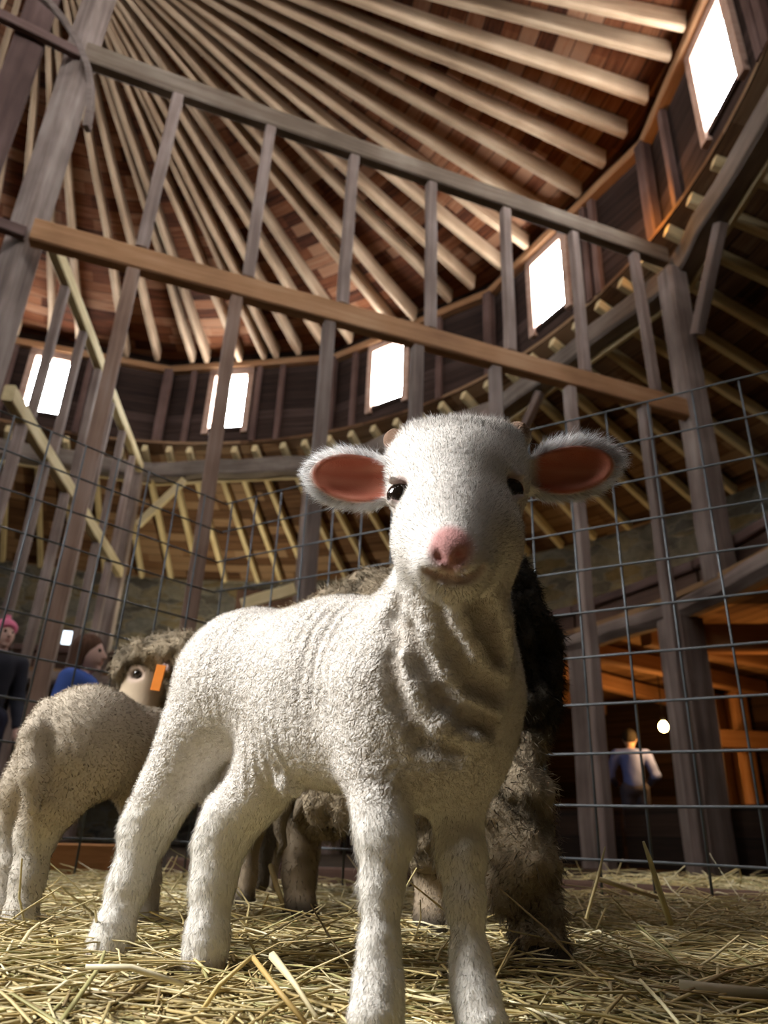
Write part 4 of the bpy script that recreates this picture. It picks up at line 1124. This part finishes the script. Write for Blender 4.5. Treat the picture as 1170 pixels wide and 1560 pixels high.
stalk([(893, 1400, 1.0), (910, 1340, 1.0), (922, 1290, .99)], [.002, .002, .001], (.5, .4, .2), 'thin upright stalk just right of the ewe\'s hind hoof')
stalk([(900, 1335, 1.02), (960, 1355, 1.05), (1010, 1370, 1.1)], [.003, .003, .002], (.36, .28, .14), 'brown stalk lying against the fence foot at the right')
stalk([(295, 1558, .62), (335, 1500, .60), (385, 1456, .61)], [.0018, .0018, .0015], (.62, .48, .2), 'bent straw rising left of the white lamb\'s front hoof, left half')
stalk([(385, 1458, .61), (425, 1510, .58), (465, 1558, .56)], [.0018, .0018, .0018], (.50, .34, .12), 'bent straw falling towards the white lamb\'s front hoof, right half')
stalk([(415, 1456, .66), (450, 1500, .62), (482, 1550, .59)], [.0035, .002, .0015], (.72, .62, .38), 'pale frayed straw left of the white lamb\'s front hoof')
stalk([(130, 1473, .62), (200, 1474, .63), (280, 1500, .63)], [.0018, .0022, .0018], (.78, .70, .48), 'pale curved straw in front of the white lamb\'s hind hooves')
stalk([(412, 1318, 1.2), (422, 1352, 1.18), (436, 1390, 1.16)], [.004, .004, .003], (.60, .46, .2), 'golden stalk leaning beside the ewe\'s front leg')
stalk([(975, 1493, .66), (1010, 1530, .63), (1035, 1560, .61)], [.0014, .0014, .0014], (.80, .72, .45), 'pale straw crossing the lower right')
stalk([(1035, 1503, .70), (1100, 1512, .69), (1168, 1514, .69)], [.005, .006, .004], (.52, .46, .30), 'broad flat blade at the lower right edge')
# ================================================================ people beyond the fence
def person(name, label, foot, face, height, skin, hair, shirt, legs, shoes, long_hair=False, lean=0.0, arm='down', gridh=.008, sleeve=True, hs=1.0, cap=None):
    e = tag(empty(name, foot), label, 'person')
    H = height; k = H/1.70
    f = Vector((face[0], face[1], 0)).normalized(); s = Vector((-f.y, f.x, 0))      # s: the figure's left
    o = Vector(foot)
    def P(a, b, c): return np.array(o+s*a*k+f*(b+lean*max(0, c-.9))*k+UP*c*k)
    P0 = P
    def Hd(a, b, c):                       # head points, enlarged about the neck for a child
        return P0(a*hs, .02+(b-.02)*hs, 1.47+(c-1.47)*hs)
    def grid(h=gridh):
        c = np.array(o)
        return Body(c+[-.55*k, -.55*k, -.01], c+[.55*k, .55*k, H+.05], h)
    def limbs_leg(B, r=1.0, a=0.0, low=.05):
        for sg in (1, -1):
            B.chain([(P(.09*sg, 0, .92), .085*k*r+a), (P(.10*sg, .03, .50), .055*k*r+a), (P(.105*sg, -.02, low+.05), .040*k*r+a)], k=.03)
    def arms(B, r=1.0, a=0.0, to=3):
        for sg in (1, -1):
            if arm == 'down': pts = [(.19*sg, 0, 1.38), (.25*sg, -.02, 1.10), (.24*sg, .12, .88)]
            else: pts = [(.20*sg, 0, 1.38), (.30*sg, .05, 1.12), (.22*sg, .28, 1.02)]
            rr = [.055, .042, .028]
            B.chain([(P(*p), q*k*r+a) for p, q in zip(pts[:to], rr[:to])], k=.03)
    # skin
    B = grid(gridh*.7)
    B.capsule(P(0, -.01, 1.0), P(0, 0, 1.34), .11*k, .13*k, .05); B.capsule(P(-.11, 0, 1.38), P(.11, 0, 1.38), .06*k, .06*k, .05)
    B.capsule(P(0, -.01, 1.36), P(0, .02, 1.52), .055*k, .050*k, .03)
    hc = Hd(0, .03, 1.585)
    B.ell(hc, np.array([.076, .076, .105])*k*hs, k=.02)
    B.ell(Hd(0, .055, 1.555), np.array([.058, .058, .075])*k*hs, k=.02)
    B.capsule(Hd(0, .105, 1.60), Hd(0, .128, 1.565), .010*k*hs, .015*k*hs, .012)              # nose
    B.capsule(Hd(-.02, .108, 1.530), Hd(.02, .108, 1.530), .010*k*hs, .010*k*hs, .01)        # lips
    B.ell(Hd(0, .095, 1.492), np.array([.022, .022, .018])*k*hs, k=.015)
    for sg in (1, -1):
        B.ell(Hd(.030*sg, .108, 1.600), np.array([.015, .015, .011])*k*hs, k=.006, cut=True)
        B.ell(Hd(.077*sg, .02, 1.580), np.array([.012, .018, .030])*k*hs, k=.008)
    arms(B); limbs_leg(B)
    for sg in (1, -1):
        if arm == 'down': w, d = (.24*sg, .12, .88), np.array([0, .25, -1])
        else: w, d = (.22*sg, .28, 1.02), np.array([-.5*sg, .8, -.1])
        d = d/np.linalg.norm(d)
        q = lambda t, b, c=0: P(w[0]+d[0]*t+(b*.35*sg if arm == 'down' else 0), w[1]+d[1]*t+(b*.9 if arm == 'down' else 0), w[2]+d[2]*t+(0 if arm == 'down' else b))
        B.capsule(q(0, 0), q(.085, 0), .028*k, .036*k, .015)
        for i, L in enumerate((.070, .080, .076, .058)):
            b = (.030-.020*i)
            B.chain([(q(.08, b), .0095*k), (q(.08+L*.55, b*1.1), .0088*k), (q(.08+L, b*1.1-.012), .0075*k)], k=.004)
        B.chain([(q(.02, .028), .012*k), (q(.06, .058), .0105*k), (q(.095, .066), .0085*k)], k=.006)
    for sg in (1, -1): B.capsule(P(.105*sg, -.03, .04), P(.115*sg, .13, .03), .035*k, .03*k, .02)
    V, Q = B.mesh(); V = relax(V, Q, 1, .4)
    C = np.tile(np.array(skin), (len(V), 1))
    lp_ = sstep(.03*k, .012*k, np.linalg.norm(V-Hd(0, .115, 1.530), axis=1)); C = C*(1-.5*lp_[:, None])+np.array([.5, .18, .16])*.5*lp_[:, None]
    body_obj('body', V, Q, C, M_SKIN, e)
    for sg in (1, -1): eyeball(e, Hd(.030*sg, .098, 1.600), .011*k*hs, M_EYE)
    # shirt
    B = grid()
    B.capsule(P(0, -.01, .98), P(0, 0, 1.32), .135*k, .150*k, .05); B.capsule(P(-.13, 0, 1.375), P(.13, 0, 1.375), .078*k, .078*k, .05)
    arms(B, 1.15, .010, 3 if sleeve else 2)
    B.ell(P(0, .0, .86), np.array([.2, .2, .05])*k, k=.01, cut=True)
    V, Q = B.mesh(); V = relax(V, Q, 1, .5); Nn = vnormals(V, Q); V = V+Nn*(.006*k*vnoise(V*18))[:, None]
    body_obj('shirt', V, Q, np.tile(np.array(shirt), (len(V), 1)), M_CLOTH, e)
    B = grid()
    B.ell(P(0, -.01, .93), np.array([.155, .13, .12])*k, k=.03); limbs_leg(B, 1.15, .008)
    V, Q = B.mesh(); V = relax(V, Q, 1, .5); Nn = vnormals(V, Q); V = V+Nn*(.005*k*vnoise(V*20))[:, None]
    body_obj('trousers', V, Q, np.tile(np.array(legs), (len(V), 1)), M_CLOTH, e)
    for sg in (1, -1):
        B = grid()
        B.capsule(P(.105*sg, -.04, .055), P(.118*sg, .15, .045), .052*k, .045*k, .02); B.capsule(P(.105*sg, -.02, .06), P(.105*sg, -.02, .22), .052*k, .055*k, .03); B.floor_cut(o.z+.001)
        V, Q = B.mesh(); body_obj('shoe', V, Q, np.tile(np.array(shoes), (len(V), 1)), M_CLOTH, e)
    # hair
    B = grid(gridh*.8)
    B.ell(Hd(0, .01, 1.615), np.array([.088, .088, .098])*k*hs, k=.02)
    if long_hair:
        B.capsule(Hd(0, -.03, 1.60), Hd(0, -.06, 1.36), .085*k*hs, .070*k*hs, .04, sq=(f, .6))
        for sg in (1, -1): B.capsule(Hd(.070*sg, .0, 1.62), Hd(.085*sg, -.01, 1.40), .035*k*hs, .030*k*hs, .02)
    # keep the face free
    B.ell(Hd(0, .135, 1.565), np.array([.080, .080, .095])*k*hs, k=.012, cut=True)
    V, Q = B.mesh(); Nn = vnormals(V, Q)
    st = vnoise(V*np.array([90, 90, 8.])); V = V+Nn*(.004*k*st)[:, None]
    body_obj('hair', V, Q, np.tile(np.array(hair), (len(V), 1))*(1+.35*st)[:, None], M_CLOTH, e)
    if cap:
        B = grid(gridh*.8)
        B.ell(Hd(0, .015, 1.640), np.array([.094, .096, .082])*k*hs, k=.01); B.ell(Hd(0, .14, 1.60), np.array([.085, .07, .05])*k*hs, k=.01, cut=True)
        B.ell(Hd(0, .01, 1.735), np.array([.03, .03, .03])*k*hs, k=.01)
        V, Q = B.mesh(); body_obj('knit_hat', V, Q, np.tile(np.array(cap), (len(V), 1)), M_CLOTH, e)
    return e
gp = at(140, 1005, 3.3); gp.z = 0
person('person', 'small girl with long brown hair in a blue top, facing right beyond the fence', gp-Vector((.05, 0, 0)), (1.0, -.08), .88, (.66, .42, .34), (.10, .05, .03), (.07, .13, .42), (.09, .20, .55), (.03, .025, .03), long_hair=True, lean=.06, arm='down', gridh=.0075, sleeve=False, hs=1.38)
mp_ = at(966, 1190, 8.6); mp_.z = 0
person('person', 'person in a faded blue shirt under the glowing bulb, back turned', mp_, (.25, .97), 1.38, (.45, .30, .22), (.03, .025, .02), (.12, .16, .38), (.05, .05, .07), (.03, .03, .03), lean=.10, arm='bent', gridh=.012, hs=1.1)
kp = at(5, 965, 5.3); kp.z = 0
person('person', 'person in a pink knitted hat at the left edge, beyond the partition studs', kp, (.6, -.5), 1.50, (.66, .42, .34), (.10, .05, .03), (.03, .03, .04), (.03, .03, .05), (.03, .03, .03), arm='down', gridh=.013, cap=(.75, .20, .32))
# ================================================================ light and camera
def light(name, typ, loc, aim, energy, col, **kw):
    l = bpy.data.lights.new(name, typ); l.energy = energy; l.color = col
    for k, v in kw.items(): setattr(l, k, v)
    o = bpy.data.objects.new(name, l); COL.objects.link(o); o.location = loc
    o.rotation_euler = (Vector(aim)-Vector(loc)).to_track_quat('-Z', 'Y').to_euler()
    return o
light('left_key_light', 'AREA', (-2.35, .26, 1.85), (-.12, .74, .22), 35, (1.0, .985, .965), shape='RECTANGLE', size=1.1, size_y=1.3, spread=R_(75))  # added key light from the left; no door stands there
light('stable_bulb_light', 'POINT', at(1011, 1108, 8.3)-Vector((0, 0, .12)), (0, 0, 0), 30, (1.0, .48, .14), shadow_soft_size=.05)
light('stable_bulb_light.001', 'POINT', at(1215, 1120, 6.4), (0, 0, 0), 16, (1.0, .48, .14), shadow_soft_size=.05)
light('gallery_unseen_light', 'POINT', pol(84, 7.9, 3.0), (0, 0, 0), 130, (1.0, .93, .70), shadow_soft_size=.08)  # added to brighten the aisle rafters; no fixture there
light('gallery_unseen_light.001', 'POINT', pol(41, 9.0, 2.95), (0, 0, 0), 17, (1.0, .66, .25), shadow_soft_size=.06)
light('clerestory_accent_light', 'POINT', pol(13.2, 6.12, 6.05), (0, 0, 0), 14, (1.0, .42, .05), shadow_soft_size=.04)  # added warm accent on the clerestory boards, without any bulb

w = bpy.data.worlds.new('World'); sc.world = w; w.use_nodes = True
bg = w.node_tree.nodes['Background']; bg.inputs[0].default_value = (.75, .85, 1, 1); bg.inputs[1].default_value = .05

cam = bpy.data.cameras.new('camera'); co = bpy.data.objects.new('camera', cam); COL.objects.link(co)
cr, sr, cp, sp = math.cos(ROLL), math.sin(ROLL), math.cos(PITCH), math.sin(PITCH)
rx = Vector((cr, -sr*sp, sr*cp)); ux = Vector((-sr, -cr*sp, cr*cp)); fw = Vector((0, cp, sp))
co.matrix_world = Matrix(((rx.x, ux.x, -fw.x, 0), (rx.y, ux.y, -fw.y, 0), (rx.z, ux.z, -fw.z, GZ), (0, 0, 0, 1)))
cam.sensor_fit = 'VERTICAL'; cam.sensor_height = 36.0; cam.sensor_width = 27.0
cam.lens = F_PX/1560*36.0
cam.clip_start = .01; cam.clip_end = 100
cam.dof.use_dof = True; cam.dof.focus_distance = .66; cam.dof.aperture_fstop = 8.0
sc.camera = co
vs_ = sc.view_settings
vs_.view_transform = 'Standard'; vs_.look = 'None'; vs_.gamma = 1.0; vs_.use_curve_mapping = False
vs_.exposure = 0.0
